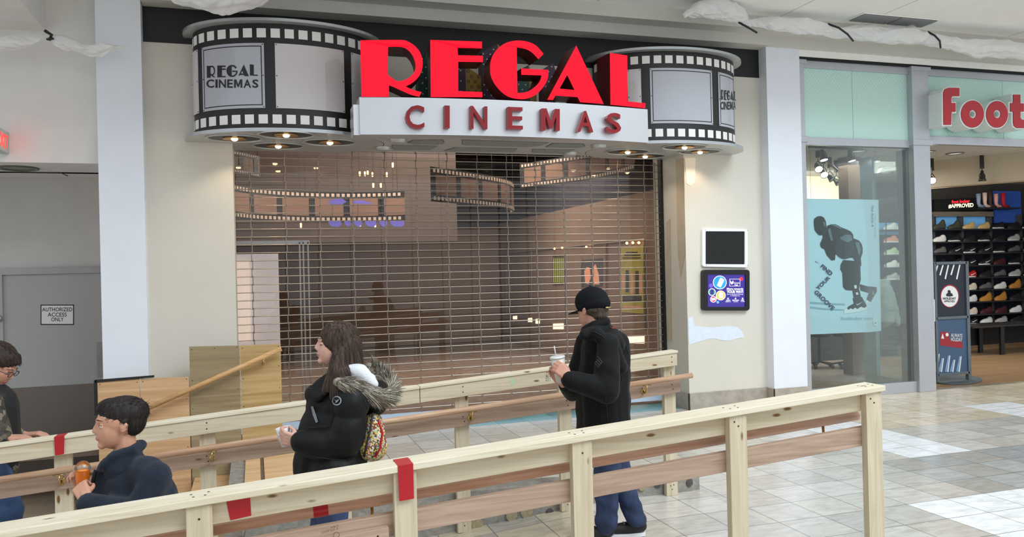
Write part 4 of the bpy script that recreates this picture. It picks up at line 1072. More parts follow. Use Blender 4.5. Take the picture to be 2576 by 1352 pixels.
# diamond sleeve patch
bv = None
def stick(target, x, y, shape, m, name, off=.0045, holes=()):
    """lay a small badge on the side of a garment that faces the camera"""
    me = target.data; o = target.location.copy(); q = target.parent
    while q: o += q.location; q = q.parent
    t = BVHTree.FromPolygons([v.co+o for v in me.vertices], [tuple(p.vertices) for p in me.polygons])
    b = MB(); 
    for poly in shape:
        base = []
        for (a, c) in poly:
            d = ray(x+a, y+c).normalized(); h = t.ray_cast(V(0, 0, EYE), d)
            if h[0] is None: h = (at(x+a, y+c, D0), V(0, -1, 0))
            base.append(h[0]+Vector(h[1])*off*.6-d*off*.6)
        k = len(b.v); b.v += base; b.f.append(tuple(range(k, k+len(base)))); b.m.append(0)
    return b.build(name, m, target, recalc=False)
def seam(target, lines, m, name='seam', rad=.0018, off=.001):
    me = target.data; o = target.location.copy(); q = target.parent
    while q: o += q.location; q = q.parent
    t = BVHTree.FromPolygons([v.co+o for v in me.vertices], [tuple(p.vertices) for p in me.polygons])
    for ln in lines:
        L_ = densify([Vector(p+(0,)) for p in ln], n=5, sharp=80)[:-4]; path = []
        for p in L_:
            d = ray(p.x, p.y).normalized(); h = t.ray_cast(V(0, 0, EYE), d)
            if h[0] is not None: path.append(h[0]+Vector(h[1])*off)
        if len(path) > 2: MB().tube(path, rad, 6).build(name, m, target, smooth=True)
seamm = mat('coat seam', (30, 32, 36), .8, var=0)
seam(ct, [[(1556, 846), (1568, 880), (1566, 930), (1560, 985), (1556, 1020)], [(1508, 850), (1494, 890), (1484, 930)], [(1524, 1000), (1528, 1050), (1530, 1090)], [(1446, 930), (1441, 950), (1448, 984)], [(1470, 1010), (1472, 1050), (1474, 1100)]], seamm)
ho_ = [o for o in man.children if o.name.startswith('hood')][0]
seam(ho_, [[(1492, 834), (1520, 850), (1546, 886), (1566, 940)], [(1530, 822), (1558, 842), (1578, 880), (1582, 925)], [(1500, 862), (1524, 884), (1545, 920), (1556, 944)]], seamm, rad=.0026)
patchm = mat('grey thread', (74, 76, 80), .7, var=0)
dm = [[(0, -15), (11, 0), (9.5, 0), (0, -13)], [(0, -13), (-8, -1), (-9.5, 0), (0, -15)], [(-9.5, 0), (-8, 0), (0, 13), (0, 15)], [(0, 15), (0, 13), (9, 0), (11, 0)], [(-5, -4), (4, 6), (3, 8), (-6, -2)], [(-1, -8), (7, 2), (6, 4), (-2, -6)], [(-7, 1), (1, 10), (0, 11), (-8, 3)]]
stick(ct, 1505, 912, dm, patchm, 'sleeve_badge')
jm = denim()
blob('jeans', [('c', hipL, .095, kneL, .072), ('c', kneL, .072, ankL+V(0, 0, .0), .066), ('c', hipR, .095, kneR, .070), ('c', kneR, .070, ankR, .064), ('c', hipL+V(0, 0, .03), .10, hipR+V(0, 0, .03), .10)], jm, man, voxel=.010, smooth=4, noise_amp=.007, noise_scale=9, fn=lambda co, n: .004*sin(co.z*60+5*noise.noise(co*6)) if co.z < .45 else 0)
msh = mat('black trainer', (22, 22, 24), .55); msl = mat('white trainer sole', (222, 222, 226), .5, var=0); mlc = mat('grey lace', (170, 170, 172), .7, var=0)
shoe(man, V(ankL.x+.05, ankL.y-.0, 0), V(ankL.x-.20, ankL.y+.07, 0), 0.001, msh, msl, m_lace=mlc)
shoe(man, V(ankR.x+.065, ankR.y, 0), V(ankR.x-.19, ankR.y+.07, 0), 0.002, msh, msl, m_lace=mlc)
# paper cup with straw (held)
cupm = mat('pale paper cup', (214, 208, 198), .45, var=.03)
cup = thing('paper_cup', 'tall pale paper cup with lid and straw held by the person in the black cap', 'cup', P(1411, 962, -.05))
ax = (P(1402, 897, -.05)-P(1411, 962, -.05)); Lc = ax.length; ax.normalize()
b = MB(); b.lathe([(0, 0), (.027, 0), (.042, Lc-.008), (.040, Lc-.008)], P(1411, 962, -.05), axis=ax, seg=28); b.build('cup_wall', cupm, cup, smooth=True)
b = MB(); b.lathe([(.040, Lc-.012), (.045, Lc-.010), (.045, Lc-.003), (.040, Lc+.002), (.030, Lc+.001), (0, Lc+.001)], P(1411, 962, -.05), axis=ax, seg=28); b.build('lid', mat('clear lid', (220, 220, 222), .2, var=0), cup, smooth=True)
b = MB(); b.tube([P(1400, 905, -.05), P(1394, 871, -.05)], .0035, 8); b.build('straw', mat('clear straw', (210, 206, 206), .3, var=0), cup, smooth=True)

# ---------------------------------------------------------------- girl with fur-trimmed parka
D0 = 4.15; P = pts(D0)
girl = thing('person', 'person with long brown hair in a black parka with a fur-trimmed hood', 'person', (P(845, 1300).x, D0, ramp(.4)))
sk2 = skin_mat('pale pink skin', (214, 168, 150))
f = V(-1, -.02, 0)
H = Head(P(843, 868), f, .222, pitch=-7)
gz = ramp(.35)
hip = P(845, 1190)
shN = P(886, 1002, -.14); elN = P(874, 1108, -.16); wrN = P(752, 1112, -.09)
shF = P(868, 1000, .15); elF = P(850, 1115, .17); wrF = P(748, 1105, .07)
cupb = P(712, 1100, 0)
hn = hand_parts(wrN, P(700, 1098, -.05)-wrN, V(-.05, 1, .25), (40, 50, 30), side=-1, k=.92)
hf = hand_parts(wrF, P(705, 1090, .05)-wrF, V(-.1, -1, .1), (35, 45, 35), side=1, k=.92)
legs = [('c', P(842, 1190, -.07), .075, P(835, 1330, -.09), .055), ('c', P(835, 1330, -.09), .05, V(P(850, 1330).x+.02, D0-.09, gz+.09), .035),
        ('c', P(842, 1190, .07), .075, P(815, 1330, .09), .055), ('c', P(815, 1330, .09), .05, V(P(800, 1330).x-.10, D0+.09, gz+.09), .035)]
blob('body', H.skull()+[H.c((-.02, 0, -.03), .045, (-.05, 0, -.15), .045), ('c', P(860, 985), .07, P(856, 1040), .10), ('c', P(856, 1040), .10, hip, .09),
     ('c', P(865, 985), .05, shN, .04), ('c', P(862, 985), .05, shF, .04),
     ('c', shN, .04, elN, .035), ('c', elN, .033, wrN, .022), ('c', shF, .04, elF, .035), ('c', elF, .033, wrF, .022)]+legs+hn+hf, sk2, girl, voxel=.0046, smooth=3)
H.features(girl, lip=(190, 112, 108), brow=(84, 62, 48), closed=True, skin=sk2)
parka = mat('black quilted nylon', (8, 9, 10), .55, spec=.3, var=.15, vs=8, bump=.12, bs=90)
def puff(co, n): return .012*abs(sin(co.z*21+.8*noise.noise(co*4)))**.6
pk = [('c', P(860, 1000), .120, P(852, 1060), .140), ('c', P(852, 1060), .140, P(844, 1190), .150), ('c', P(875, 995, -.09), .085, P(868, 995, .09), .085),
      ('c', P(815, 1010), .075, P(800, 1100), .10), ('c', P(800, 1100), .10, P(790, 1195), .10), ('c', P(872, 1040), .09, P(872, 1190), .095),
      ('c', P(842, 975), .075, P(812, 985), .06), ('c', P(812, 985), .06, P(790, 990), .042), ('c', P(845, 1190, -.08), .13, P(845, 1190, .08), .13),
      ('c', shN, .084, elN, .078), ('c', elN, .078, P(812, 1122, -.13), .068), ('c', P(815, 1122, -.13), .076, P(762, 1115, -.10), .056),
      ('c', shF, .085, elF, .085), ('c', elF, .085, P(764, 1108, .08), .054)]
pko = blob('parka', pk, parka, girl, voxel=.011, smooth=5, noise_amp=.004, noise_scale=8, fn=puff, cuts=[(P(845, 1222), V(0, 0, -1))])
ring = [[(12*cos(2*pi*i/16), 12*sin(2*pi*i/16)), (12*cos(2*pi*(i+1)/16), 12*sin(2*pi*(i+1)/16)), (9*cos(2*pi*(i+1)/16), 9*sin(2*pi*(i+1)/16)), (9*cos(2*pi*i/16), 9*sin(2*pi*i/16))] for i in range(16)]
blob('collar', [('c', P(800, 1000, -.08), .030, P(778, 984, -.05), .018), ('c', P(778, 984, -.05), .018, P(778, 984, .05), .018), ('c', P(800, 1000, .08), .030, P(778, 984, .05), .018), ('c', P(800, 1000, -.08), .030, P(835, 965, -.09), .024)], parka, girl, voxel=.008, smooth=3)
stick(pko, 848, 1009, ring+[[(-7, -4), (-1, 0), (7, -5), (2, 3), (-4, 6), (-2, 2)]], mat('silver badge', (150, 152, 156), .5, var=0), 'sleeve_badge')
stick(pko, 792, 1048, [[(-9, -24), (-4, -26), (2, -8), (9, 14), (3, 17), (-5, -4)]], mat('silver zip', (128, 128, 132), .35, metal=.6, var=0), 'zip')
seam(pko, [[(905, 985), (925, 1030), (935, 1080)], [(795, 1150), (860, 1158), (920, 1150)]], mat('quilt seam', (26, 28, 30), .7, var=0), rad=.0022)
blob('jeans', [(p[0], p[1], p[2]+.012, p[3], p[4]+.022) for p in legs]+[('c', P(842, 1195, -.06), .10, P(842, 1195, .06), .10)], denim('dark denim', (44, 60, 96)), girl, voxel=.011, smooth=3, noise_amp=.004)
for s_, x_ in ((-.09, P(850, 1330).x+.02), (.09, P(800, 1330).x-.10)): shoe(girl, V(x_+.05, D0+s_, 0), V(x_-.17, D0+s_, 0), ramp(x_)+.003, msh, msl, k=.95)
# long hair
hm = hair_mat('long brown hair', (38, 28, 23), (84, 64, 52))
HR = [H.e(-.022, 0, .030, .106, .090, .098), H.e(-.045, 0, -.03, .080, .085, .09),
      ('c', H.p(-.065, .03, .0), .070, P(886, 935, -.04), .060), ('c', P(886, 935, -.04), .060, P(876, 975, -.06), .045),
      ('c', H.p(-.03, .06, .0), .035, P(848, 935, -.10), .042), ('c', P(848, 935, -.10), .042, P(838, 1000, -.13), .020), ('c', P(860, 940, -.10), .05, P(852, 990, -.14), .026),
      ('c', H.p(-.005, .066, .0), .020, P(836, 930, -.085), .024), ('c', P(836, 930, -.085), .024, P(816, 985, -.10), .018), ('c', P(816, 985, -.10), .018, P(808, 1002, -.09), .008),
      ('c', H.p(-.03, -.06, .0), .035, P(848, 935, .10), .042), ('c', P(848, 935, .10), .042, P(838, 990, .13), .020),
      ('c', H.p(.035, .03, .098), .020, H.p(.002, .070, .03), .016), ('c', H.p(.035, -.03, .098), .020, H.p(.002, -.070, .03), .016)]
blob('hair', HR, hm, girl, voxel=.0065, smooth=4, fn=lambda co, n: .0025*noise.noise(V(co.x*70, co.y*70, co.z*5)))
gh_ = [o for o in girl.children if o.name.startswith('hair')][0]
strands(gh_, 2600, lambda c, n: V(.12, 0, -1), .085, [mat('hair brown', (52, 38, 31), .6, var=0, spec=.3), mat('hair dark brown', (34, 26, 22), .6, var=0, spec=.3), mat('hair chestnut', (80, 60, 48), .6, var=0, spec=.3)], 4, lift=.02, w=.0009, skip=lambda c: (c-H.C).dot(H.f) > .012)
# hood: lining and fur
hood = blob('hood', [('c', P(868, 955, -.11), .035, P(918, 975, -.08), .05), ('c', P(918, 975, -.08), .05, P(955, 985, 0), .055), ('c', P(868, 955, .11), .035, P(918, 975, .08), .05), ('c', P(918, 975, .08), .05, P(955, 985, 0), .055), ('c', P(900, 985, 0), .09, P(940, 1010, 0), .08)], parka, girl, voxel=.010, smooth=4, noise_amp=.004)
blob('lining', [('c', P(868, 930, -.07), .034, P(905, 938, -.10), .046), ('c', P(905, 938, -.10), .046, P(936, 968, -.10), .034), ('c', P(890, 955, -.10), .036, P(922, 972, -.10), .030), ('c', P(885, 940, .05), .04, P(930, 955, .04), .035)], mat('white fleece lining', (222, 224, 228), .9, var=.04, vs=60, bump=.4, bs=180), hood, voxel=.008, smooth=4)
path = [P(850, 962, -.165), P(882, 968, -.185), P(918, 985, -.17), P(952, 1000, -.12), P(978, 1000, -.05), P(985, 982, .03), P(972, 958, .09), P(950, 940, .10), P(930, 930, .10)]
furbase = []
for i in range(len(path)-1): furbase.append(('c', path[i], .026+.012*min(i, 4)/4, path[i+1], .026+.012*min(i+1, 4)/4))
furm = hair_mat('grey brown fur', (70, 62, 50), (186, 176, 160))
fb = blob('fur_trim', furbase, furm, hood, voxel=.009, smooth=2)
b = MB(); rr = random.Random(11)
for i in range(3400):
    k = rr.random()*(len(path)-1); j = int(k); t = k-j; c = path[j].lerp(path[j+1], t); tan = (path[j+1]-path[j]).normalized()
    a = tan.cross(V(0, 0, 1)).normalized(); u = a.cross(tan); q = rr.uniform(0, 2*pi); d = (a*cos(q)+u*sin(q)); r0 = .024+.012*min(k, 4)/4
    s0 = c+d*r0*.8; L = rr.uniform(.030, .062); dr = (d*.8+tan*.75+V(.25, 0, -.12)).normalized(); e1 = s0+dr*L*.5; dr2 = (dr+V(.15, 0, -.35)+tan*.4).normalized(); e2 = e1+dr2*L*.6
    w = dr.cross(V(0, 1, 0)).normalized()*.0013; o = len(b.v); b.v += [s0-w, s0+w, e1+w*.8, e1-w*.8, e2]
    b.f += [(o, o+1, o+2, o+3), (o+3, o+2, o+4)]; mi_ = 0 if rr.random() < .45 else (1 if rr.random() < .6 else 2); b.m += [mi_, mi_]
fs = b.build('fur_hair', [mat('fur brown', (84, 72, 54), .8, var=0), mat('fur grey', (132, 122, 106), .8, var=0), mat('fur tip', (206, 200, 190), .8, var=0)], fb, recalc=False); fs['kind'] = 'stuff'
# backpack
bp_ = thing('backpack', 'small multicoloured patterned backpack on the back of the person in the parka', 'backpack', P(938, 1168))
bm_ = cells('bright speckled print', [(214, 190, 70), (226, 220, 205), (176, 50, 44), (70, 60, 52), (224, 202, 90), (96, 130, 132), (206, 200, 188), (120, 66, 44)], 150)
blob('bag_body', [('c', P(938, 1068, .0), .055, P(938, 1125, 0), .078), ('c', P(936, 1062, -.07), .045, P(936, 1130, -.08), .060), ('c', P(936, 1062, .07), .045, P(936, 1130, .08), .060), ('c', P(930, 1130, -.08), .062, P(930, 1130, .08), .062), ('c', P(938, 1040, -.02), .025, P(938, 1060, 0), .05)], bm_, bp_, voxel=.009, smooth=5, noise_amp=.003)
b = MB(); b.tube([P(952, 1058, -.16), P(962, 1090, -.155), P(956, 1130, -.165), P(944, 1150, -.16)], .006, 8); b.build('zip_band', mat('red zip band', (176, 30, 34), .6, var=0), bp_, smooth=True)
b = MB(); b.tube([P(938, 1040, -.13), P(932, 1080, -.165), P(922, 1120, -.175), P(916, 1150, -.16)], .006, 8); b.build('piping', mat('dark piping', (40, 36, 34), .6, var=0), bp_, smooth=True)
# her cup
cup = thing('paper_cup', 'white paper cup held low in both hands by the person in the parka', 'cup', P(716, 1120, 0))
a0 = P(722, 1122, 0); a1 = P(712, 1076, 0); ax = a1-a0; Lc = ax.length; ax.normalize()
b = MB(); b.lathe([(0, 0), (.026, 0), (.038, Lc), (.036, Lc), (.030, Lc-.01), (0, Lc-.01)], a0, axis=ax, seg=26); b.build('cup_wall', mat('white paper cup', (226, 220, 220), .5, var=.02), cup, smooth=True)

# ---------------------------------------------------------------- boy in navy fleece
D0 = 3.72; P = pts(D0)
boy = thing('person', 'person with short dark hair in a navy fleece jacket holding an orange drink', 'person', (P(320, 1300).x, D0, ramp(-.5)))
sk3 = skin_mat('light olive skin', (198, 146, 120))
f = V(-.97, -.25, 0)
H = Head(P(297, 1068), f, .216, pitch=-2)
gz = ramp(-.5); hip = P(335, 1330)
shN = P(392, 1200, -.12); elN = P(350, 1300, -.16); wrN = P(222, 1258, -.12)
shF = P(290, 1195, .15); elF = P(250, 1290, .16); wrF = P(212, 1235, .04)
hn = hand_parts(wrN+V(-.01, 0, .01), P(203, 1222, -.06)-wrN, V(-.15, 1, .1), (50, 50, 30), side=-1, k=.82)
hf = hand_parts(wrF, P(196, 1200, .03)-wrF, V(-.1, -1, -.1), (35, 50, 40), side=1, k=.82)
legs = [('c', P(335, 1330, -.07), .075, P(335, 1450, -.08), .055), ('c', P(335, 1450, -.08), .05, V(P(340, 1300).x+.04, D0-.08, gz+.09), .035),
        ('c', P(335, 1330, .07), .075, P(315, 1450, .08), .055), ('c', P(315, 1450, .08), .05, V(P(300, 1300).x-.08, D0+.08, gz+.09), .035)]
blob('body', H.skull()+[H.c((-.02, 0, -.03), .046, (-.04, 0, -.16), .05), ('c', P(325, 1170), .06, P(330, 1230), .09), ('c', P(330, 1230), .09, hip, .09),
     ('c', P(330, 1175), .05, shN, .04), ('c', P(320, 1175), .05, shF, .04), ('c', shN, .036, elN, .032), ('c', elN, .030, wrN, .022), ('c', shF, .036, elF, .032), ('c', elF, .030, wrF, .022)]+legs+hn+hf, sk3, boy, voxel=.0046, smooth=3)
H.features(boy, brow=(34, 24, 20), lip=(190, 122, 106), skin=sk3)
fl_ = mat('navy fleece', (36, 43, 56), .95, spec=.2, var=.18, vs=22, bump=.5, bs=260, sheen=.1)
blob('fleece', [('c', P(325, 1185), .085, P(335, 1240), .120), ('c', P(335, 1240), .120, P(338, 1350), .125), ('c', P(372, 1190, -.08), .070, P(302, 1185, .10), .070), ('c', P(372, 1195, -.08), .075, P(395, 1260, -.06), .09), ('c', P(395, 1260, -.06), .08, P(390, 1340, -.04), .09),
     ('c', P(280, 1180, .03), .058, P(262, 1290, .03), .085), ('c', shN, .066, elN, .066), ('c', elN, .066, P(270, 1283, -.145), .058), ('c', P(270, 1283, -.145), .058, P(222, 1268, -.125), .046), ('c', shF, .066, elF, .064), ('c', elF, .064, P(222, 1252, .06), .044)],
     fl_, boy, voxel=.010, smooth=5, noise_amp=.006, noise_scale=9, cuts=[(P(335, 1375), V(0, 0, -1))])
blob('collar', [('c', H.p(.02, .055, -.125), .020, H.p(-.05, .058, -.11), .022), ('c', H.p(-.05, .058, -.11), .022, H.p(-.095, 0, -.10), .024), ('c', H.p(-.095, 0, -.10), .024, H.p(-.05, -.058, -.11), .022), ('c', H.p(.02, .055, -.125), .02, H.p(.055, .03, -.165), .020), ('c', H.p(-.04, 0, -.16), .062, H.p(-.03, 0, -.19), .09)], fl_, boy, voxel=.008, smooth=3, noise_amp=.002, noise_scale=20)
b = MB(); b.tube([H.p(.03, .02, -.16), H.p(.055, .01, -.20), P(240, 1185, -.02), P(232, 1220, -.02)], .008, 8); b.build('placket', mat('dark placket', (24, 28, 34), .7, var=0), boy, smooth=True)
blob('trousers', [(p[0], p[1], p[2]+.015, p[3], p[4]+.022) for p in legs]+[('c', P(335, 1340, -.06), .10, P(335, 1340, .06), .10)], mat('dark trousers', (40, 42, 50), .8), boy, voxel=.011, smooth=3)
for s_, x_ in ((-.08, P(340, 1300).x+.04), (.08, P(300, 1300).x-.08)): shoe(boy, V(x_+.05, D0+s_, 0), V(x_-.16, D0+s_, 0), ramp(x_)+.003, msh, msl, k=.9)
hb = hair_mat('short dark hair', (20, 16, 15), (46, 38, 34))
hbo = blob('hair', [H.e(-.024, 0, .050, .104, .080, .074), H.e(-.050, 0, .010, .066, .073, .068), H.e(.020, 0, .078, .066, .062, .040), H.c((.05, .03, .088), .020, (.078, .012, .068), .013), H.c((.05, -.03, .088), .020, (.076, -.022, .066), .013), H.c((-.02, .068, .02), .014, (-.012, .076, .020), .010)],
     hb, boy, voxel=.0055, smooth=3, fn=lambda co, n: .002*noise.noise(V(co.x*80, co.y*80, co.z*30)))
hs_ = [mat('hair black', (18, 14, 13), .6, var=0, spec=.3), mat('hair soft black', (38, 31, 28), .6, var=0, spec=.3)]
strands(hbo, 3200, lambda c, n: H.f*.9+V(0, 0, -.55), .020, hs_, 3, lift=.04, skip=lambda c: (c-H.C).dot(H.f) > .045 and (c-H.C).dot(H.u) < .066)
cup = thing('juice_cup', 'clear dome-lidded cup of orange drink held by the person in the navy fleece', 'cup', P(206, 1236, -.03))
a0 = P(206, 1236, -.03); ax = P(208, 1180, -.03)-a0; Lc = ax.length; ax.normalize()
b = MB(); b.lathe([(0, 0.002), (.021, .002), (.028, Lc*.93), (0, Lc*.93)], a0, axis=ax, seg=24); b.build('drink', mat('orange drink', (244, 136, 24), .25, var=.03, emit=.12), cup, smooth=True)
gcl = glass('clear plastic', (.96, .97, .98), .9, .05)
b = MB(); b.lathe([(0, 0), (.022, 0), (.0295, Lc), (.031, Lc+.002), (.031, Lc+.006), (.028, Lc+.012), (.022, Lc+.024), (.010, Lc+.031), (0, Lc+.032)], a0, axis=ax, seg=24); b.build('cup_wall', gcl, cup, smooth=True)

# ---------------------------------------------------------------- person with glasses at the left edge
D0 = 5.42; P = pts(D0)
guy = thing('person', 'person with glasses and dark hair looking down at the left edge, camouflage sleeves', 'person', (P(-20, 1300).x, D0, -.5))
f = V(.97, -.22, 0)
H = Head(P(-4, 922), f, .235, pitch=32)
gz = -.5
shN = P(-25, 1015, -.12); elN = P(0, 1090, -.16); wrN = P(20, 1101, -.24)
shF = P(-18, 1015, .16); elF = P(15, 1080, .2); wrF = P(60, 1095, .1)
hn = hand_parts(wrN, V(1, -.1, -.08), V(0, .1, -1), (12, 20, 15), side=-1, k=.95)
hf = hand_parts(wrF, V(1, 0, .05), V(0, 0, -1), (25, 30, 20), side=1, k=.95)
legs = [('c', P(-20, 1180, -.08), .08, P(20, 1290, -.08), .06), ('c', P(20, 1290, -.08), .055, V(P(60, 1300).x, D0-.08, gz+.09), .036),
        ('c', P(-20, 1180, .08), .08, P(-30, 1300, .08), .06), ('c', P(-30, 1300, .08), .055, V(P(-60, 1300).x, D0+.08, gz+.09), .036)]
blob('body', H.skull()+[('c', H.p(-.03, 0, -.02), .055, P(-24, 992), .060), ('c', P(-22, 1005), .07, P(-25, 1060), .11), ('c', P(-25, 1060), .11, P(-20, 1180), .10),
     ('c', P(-22, 1005), .06, shN, .045), ('c', P(-22, 1005), .06, shF, .045), ('c', shN, .04, elN, .036), ('c', elN, .034, wrN, .024), ('c', shF, .04, elF, .036), ('c', elF, .034, wrF, .024)]+legs+hn+hf, sk, guy, voxel=.0055, smooth=3)
H.features(guy, brow=(40, 30, 24), skin=sk)
camo = cells('camouflage cloth', [(70, 66, 56), (96, 88, 74), (44, 42, 38), (120, 110, 92), (58, 54, 48)], 38, .85)
blob('jacket', [('c', P(-22, 1020), .13, P(-24, 1080), .14), ('c', P(-24, 1080), .14, P(-20, 1180), .14), ('c', shN, .07, elN, .066), ('c', elN, .064, wrN+V(-.02, 0, .0), .046), ('c', shF, .07, elF, .064), ('c', elF, .06, wrF+V(-.03, 0, 0), .045)], camo, guy, voxel=.011, smooth=4, noise_amp=.005, cuts=[(P(-20, 1200), V(0, 0, -1))])
blob('vest', [('c', P(-22, 1022), .145, P(-20, 1100), .150), ('c', P(-20, 1100), .150, P(-18, 1150), .150)], mat('black vest', (20, 20, 22), .7), guy, voxel=.012, smooth=4)
blob('jeans', [(p[0], p[1], p[2]+.012, p[3], p[4]+.026) for p in legs]+[('c', P(-20, 1190, -.06), .11, P(-20, 1190, .06), .11)], denim('mid blue denim', (54, 80, 122)), guy, voxel=.012, smooth=3, noise_amp=.005)
for s_, x_ in ((-.08, P(60, 1300).x), (.08, P(-60, 1300).x)): shoe(guy, V(x_-.05, D0+s_, 0), V(x_+.2, D0+s_, 0), gz+.002, msh, msl)
blob('hair', [H.e(-.026, 0, .050, .106, .088, .086), H.e(-.052, 0, .0, .068, .082, .08), H.c((.045, .035, .085), .022, (.078, .03, .062), .012), H.c((.045, -.03, .085), .022, (.078, -.03, .062), .012), H.c((.045, 0, .092), .022, (.086, 0, .066), .012)], hair_mat('dark brown hair', (30, 22, 19), (64, 50, 42)), guy, voxel=.0065, smooth=4, fn=lambda co, n: .002*noise.noise(V(co.x*60, co.y*60, co.z*18)))
gy_ = [o for o in guy.children if o.name.startswith('hair')][0]
strands(gy_, 2600, lambda c, n: H.f*.7+V(0, 0, -.8), .024, [mat('hair brown', (52, 38, 31), .6, var=0, spec=.3), mat('hair dark brown', (34, 26, 22), .6, var=0, spec=.3)], 6, lift=.06, skip=lambda c: (c-H.C).dot(H.f) > .05 and (c-H.C).dot(H.u) < .06)
gl = thing('eyeglasses', 'dark-rimmed glasses on the face of the person at the left edge', 'glasses', H.p(.09, 0, 0))
mg = mat('dark red glasses frame', (60, 22, 22), .3, var=0)
for q in (1, -1):
    b = MB(); b.tube([H.p(.094, q*.032+.022*cos(t), .002+.016*sin(t)) for t in [2*pi*i/16 for i in range(16)]], .0022, 6, closed=True); b.build('rim', mg, gl, smooth=True)
    b = MB(); b.tube([H.p(.092, q*.054, .006), H.p(.05, q*.075, .006), H.p(-.015, q*.082, .006)], .002, 6); b.build('temple', mg, gl, smooth=True)
b = MB(); b.tube([H.p(.095, .011, .006), H.p(.100, 0, .009), H.p(.095, -.011, .006)], .002, 6); b.build('bridge', mg, gl, smooth=True)
# ================================================================== WALL SCREENS
YS = 7.93
sS = plane(YS-.025)
b = MB(); q = [(1768, 573), (1881, 577), (1882, 672), (1771, 672)]
def rr_px(x0, y0, x1, y1, r, tilt=0, n=4):
    P = []
    for cx_, cy_, a0 in ((x1-r, y0+r, -90), (x1-r, y1-r, 0), (x0+r, y1-r, 90), (x0+r, y0+r, 180)):
        for i in range(n+1):
            t = radians(a0+90*i/n); x = cx_+r*cos(t); y = cy_+r*sin(t); P.append((x, y+tilt*(x-x0)))
    return P
def slab_px(mb, poly, D, thick, mi=0, side=None): mb.slab([at(x, y, D) for x, y in poly], (0, thick, 0), mi, side)
pc = thing('poster_case', 'empty white-framed poster case with a black panel on the cream wall', 'poster frame', (5.1, YS-.03, 1.6))
b = MB(); b.slab([at(x, y, YS-.03) for x, y in rr_px(1767, 574, 1881, 671, 6, .02)], (0, .029, 0), 0, holes=[[at(x, y, YS-.03) for x, y in rr_px(1775, 582, 1874, 665, 1.5, .005)]])
b.build('frame', mat('white frame', (232, 236, 240), .4, var=.01), pc)
b = MB(); slab_px(b, rr_px(1774, 581, 1875, 666, 1, .005), YS-.014, .01); b.build('panel', mat('glossy black panel', (8, 10, 11), .12, var=0), pc)
b = MB(); screws(b, [(at(x, y, YS).x, at(x, y, YS).z) for x, y in ((1771, 579), (1877, 581), (1773, 668), (1877, 668))], YS-.0305, 0); b.build('screw', m_screw, pc)
sc = thing('wall_screen', 'black-framed screen with a purple rewards advert below the empty poster case', 'screen', (5.1, YS-.05, 1.1))
b = MB(); b.slab([at(x, y, YS-.05) for x, y in rr_px(1768, 679, 1886, 782, 7, .0)], (0, .049, 0), 0, holes=[[at(x, y, YS-.05) for x, y in rr_px(1781, 691, 1876, 773, 3, .0)]]); b.build('bezel', mat('black plastic bezel', (14, 14, 16), .3, var=0), sc, bevel=.003)
def em(name, rgb, e=.75): return mat('screen '+name, rgb, .3, var=0, emit=e)
cols = [em('purple', (46, 34, 116)), em('white', (235, 235, 245)), em('blue', (36, 130, 214)), em('green', (30, 130, 84)), em('red', (190, 36, 60)), em('orange', (240, 160, 60)), em('mid purple', (92, 70, 170)), em('pale blue', (90, 150, 220))]
b = MB(); slab_px(b, rr_px(1780, 690, 1877, 774, 2), YS-.035, .01)
cc = lambda x, y: (1640+.3846*x, 540+.3846*y)
def sdot(x, y, r, mi, k=1):
    px, py = cc(x, y); P = [(px+r*.3846*cos(2*pi*i/24), py+r*.3846*sin(2*pi*i/24)) for i in range(24)]; pq(b, P, plane(YS-.035-.0008*k), mi=mi)
for (x, y, r, m_) in ((444, 445, 45, 2), (393, 508, 24, 3), (402, 555, 21, 4), (450, 530, 32, 5), (386, 466, 14, 6), (431, 574, 9, 7), (584, 422, 13, 4)):
    sdot(x, y, r, 1 if r > 15 else m_, 1); sdot(x, y, r-4, m_, 2)
pl3 = plane(YS-.035-.0024)
pq(b, [cc(*p) for p in ((425, 465), (448, 412), (474, 428), (450, 478))], pl3, mi=1); pq(b, [cc(*p) for p in ((383, 490), (403, 490), (403, 524), (383, 524))], pl3, mi=0)
pq(b, [cc(*p) for p in ((388, 548), (412, 545), (416, 560), (392, 565))], pl3, mi=1); pq(b, [cc(*p) for p in ((436, 520), (444, 508), (466, 514), (464, 548), (440, 550))], pl3, mi=1)
for r_ in ((507, 422, 577, 424), (507, 468, 577, 470), (507, 422, 509, 470), (575, 422, 577, 470)): pq(b, [cc(*p) for p in rect(*r_)], pl3, mi=1)
pq(b, [cc(*p) for p in ((512, 430), (520, 445), (532, 432), (534, 450), (520, 458), (513, 448))], pl3, mi=1)
for txt, x0_, y0_, x1_, y1_, bo in (('Crown', 537, 443, 573, 453, .01), ('Club', 540, 456, 562, 466, .01), ('More rewards', 490, 480, 597, 493, .02), ('YOUR WAY!', 490, 496, 597, 515, .04), ('Join via the Regal Mobile app', 491, 519, 597, 527, 0), ('or MyRegal.com', 514, 529, 575, 537, 0),
    ('EARN', 486, 558, 512, 565, .02), ('CREDITS', 480, 568, 516, 574, 0), ('REWARDS', 526, 558, 569, 565, .02), ('TICKETS', 532, 568, 563, 574, 0), ('FREE', 583, 558, 602, 565, .02), ('TO JOIN', 579, 568, 607, 574, 0)):
    lettering(b, txt, [cc(*p) for p in rect(x0_, y0_, x1_, y1_)], pl3, mi=1, bold=bo)
for x in (498, 547, 593): sdot(x, 550, 5, 1, 3)
b.build('display', cols, sc)

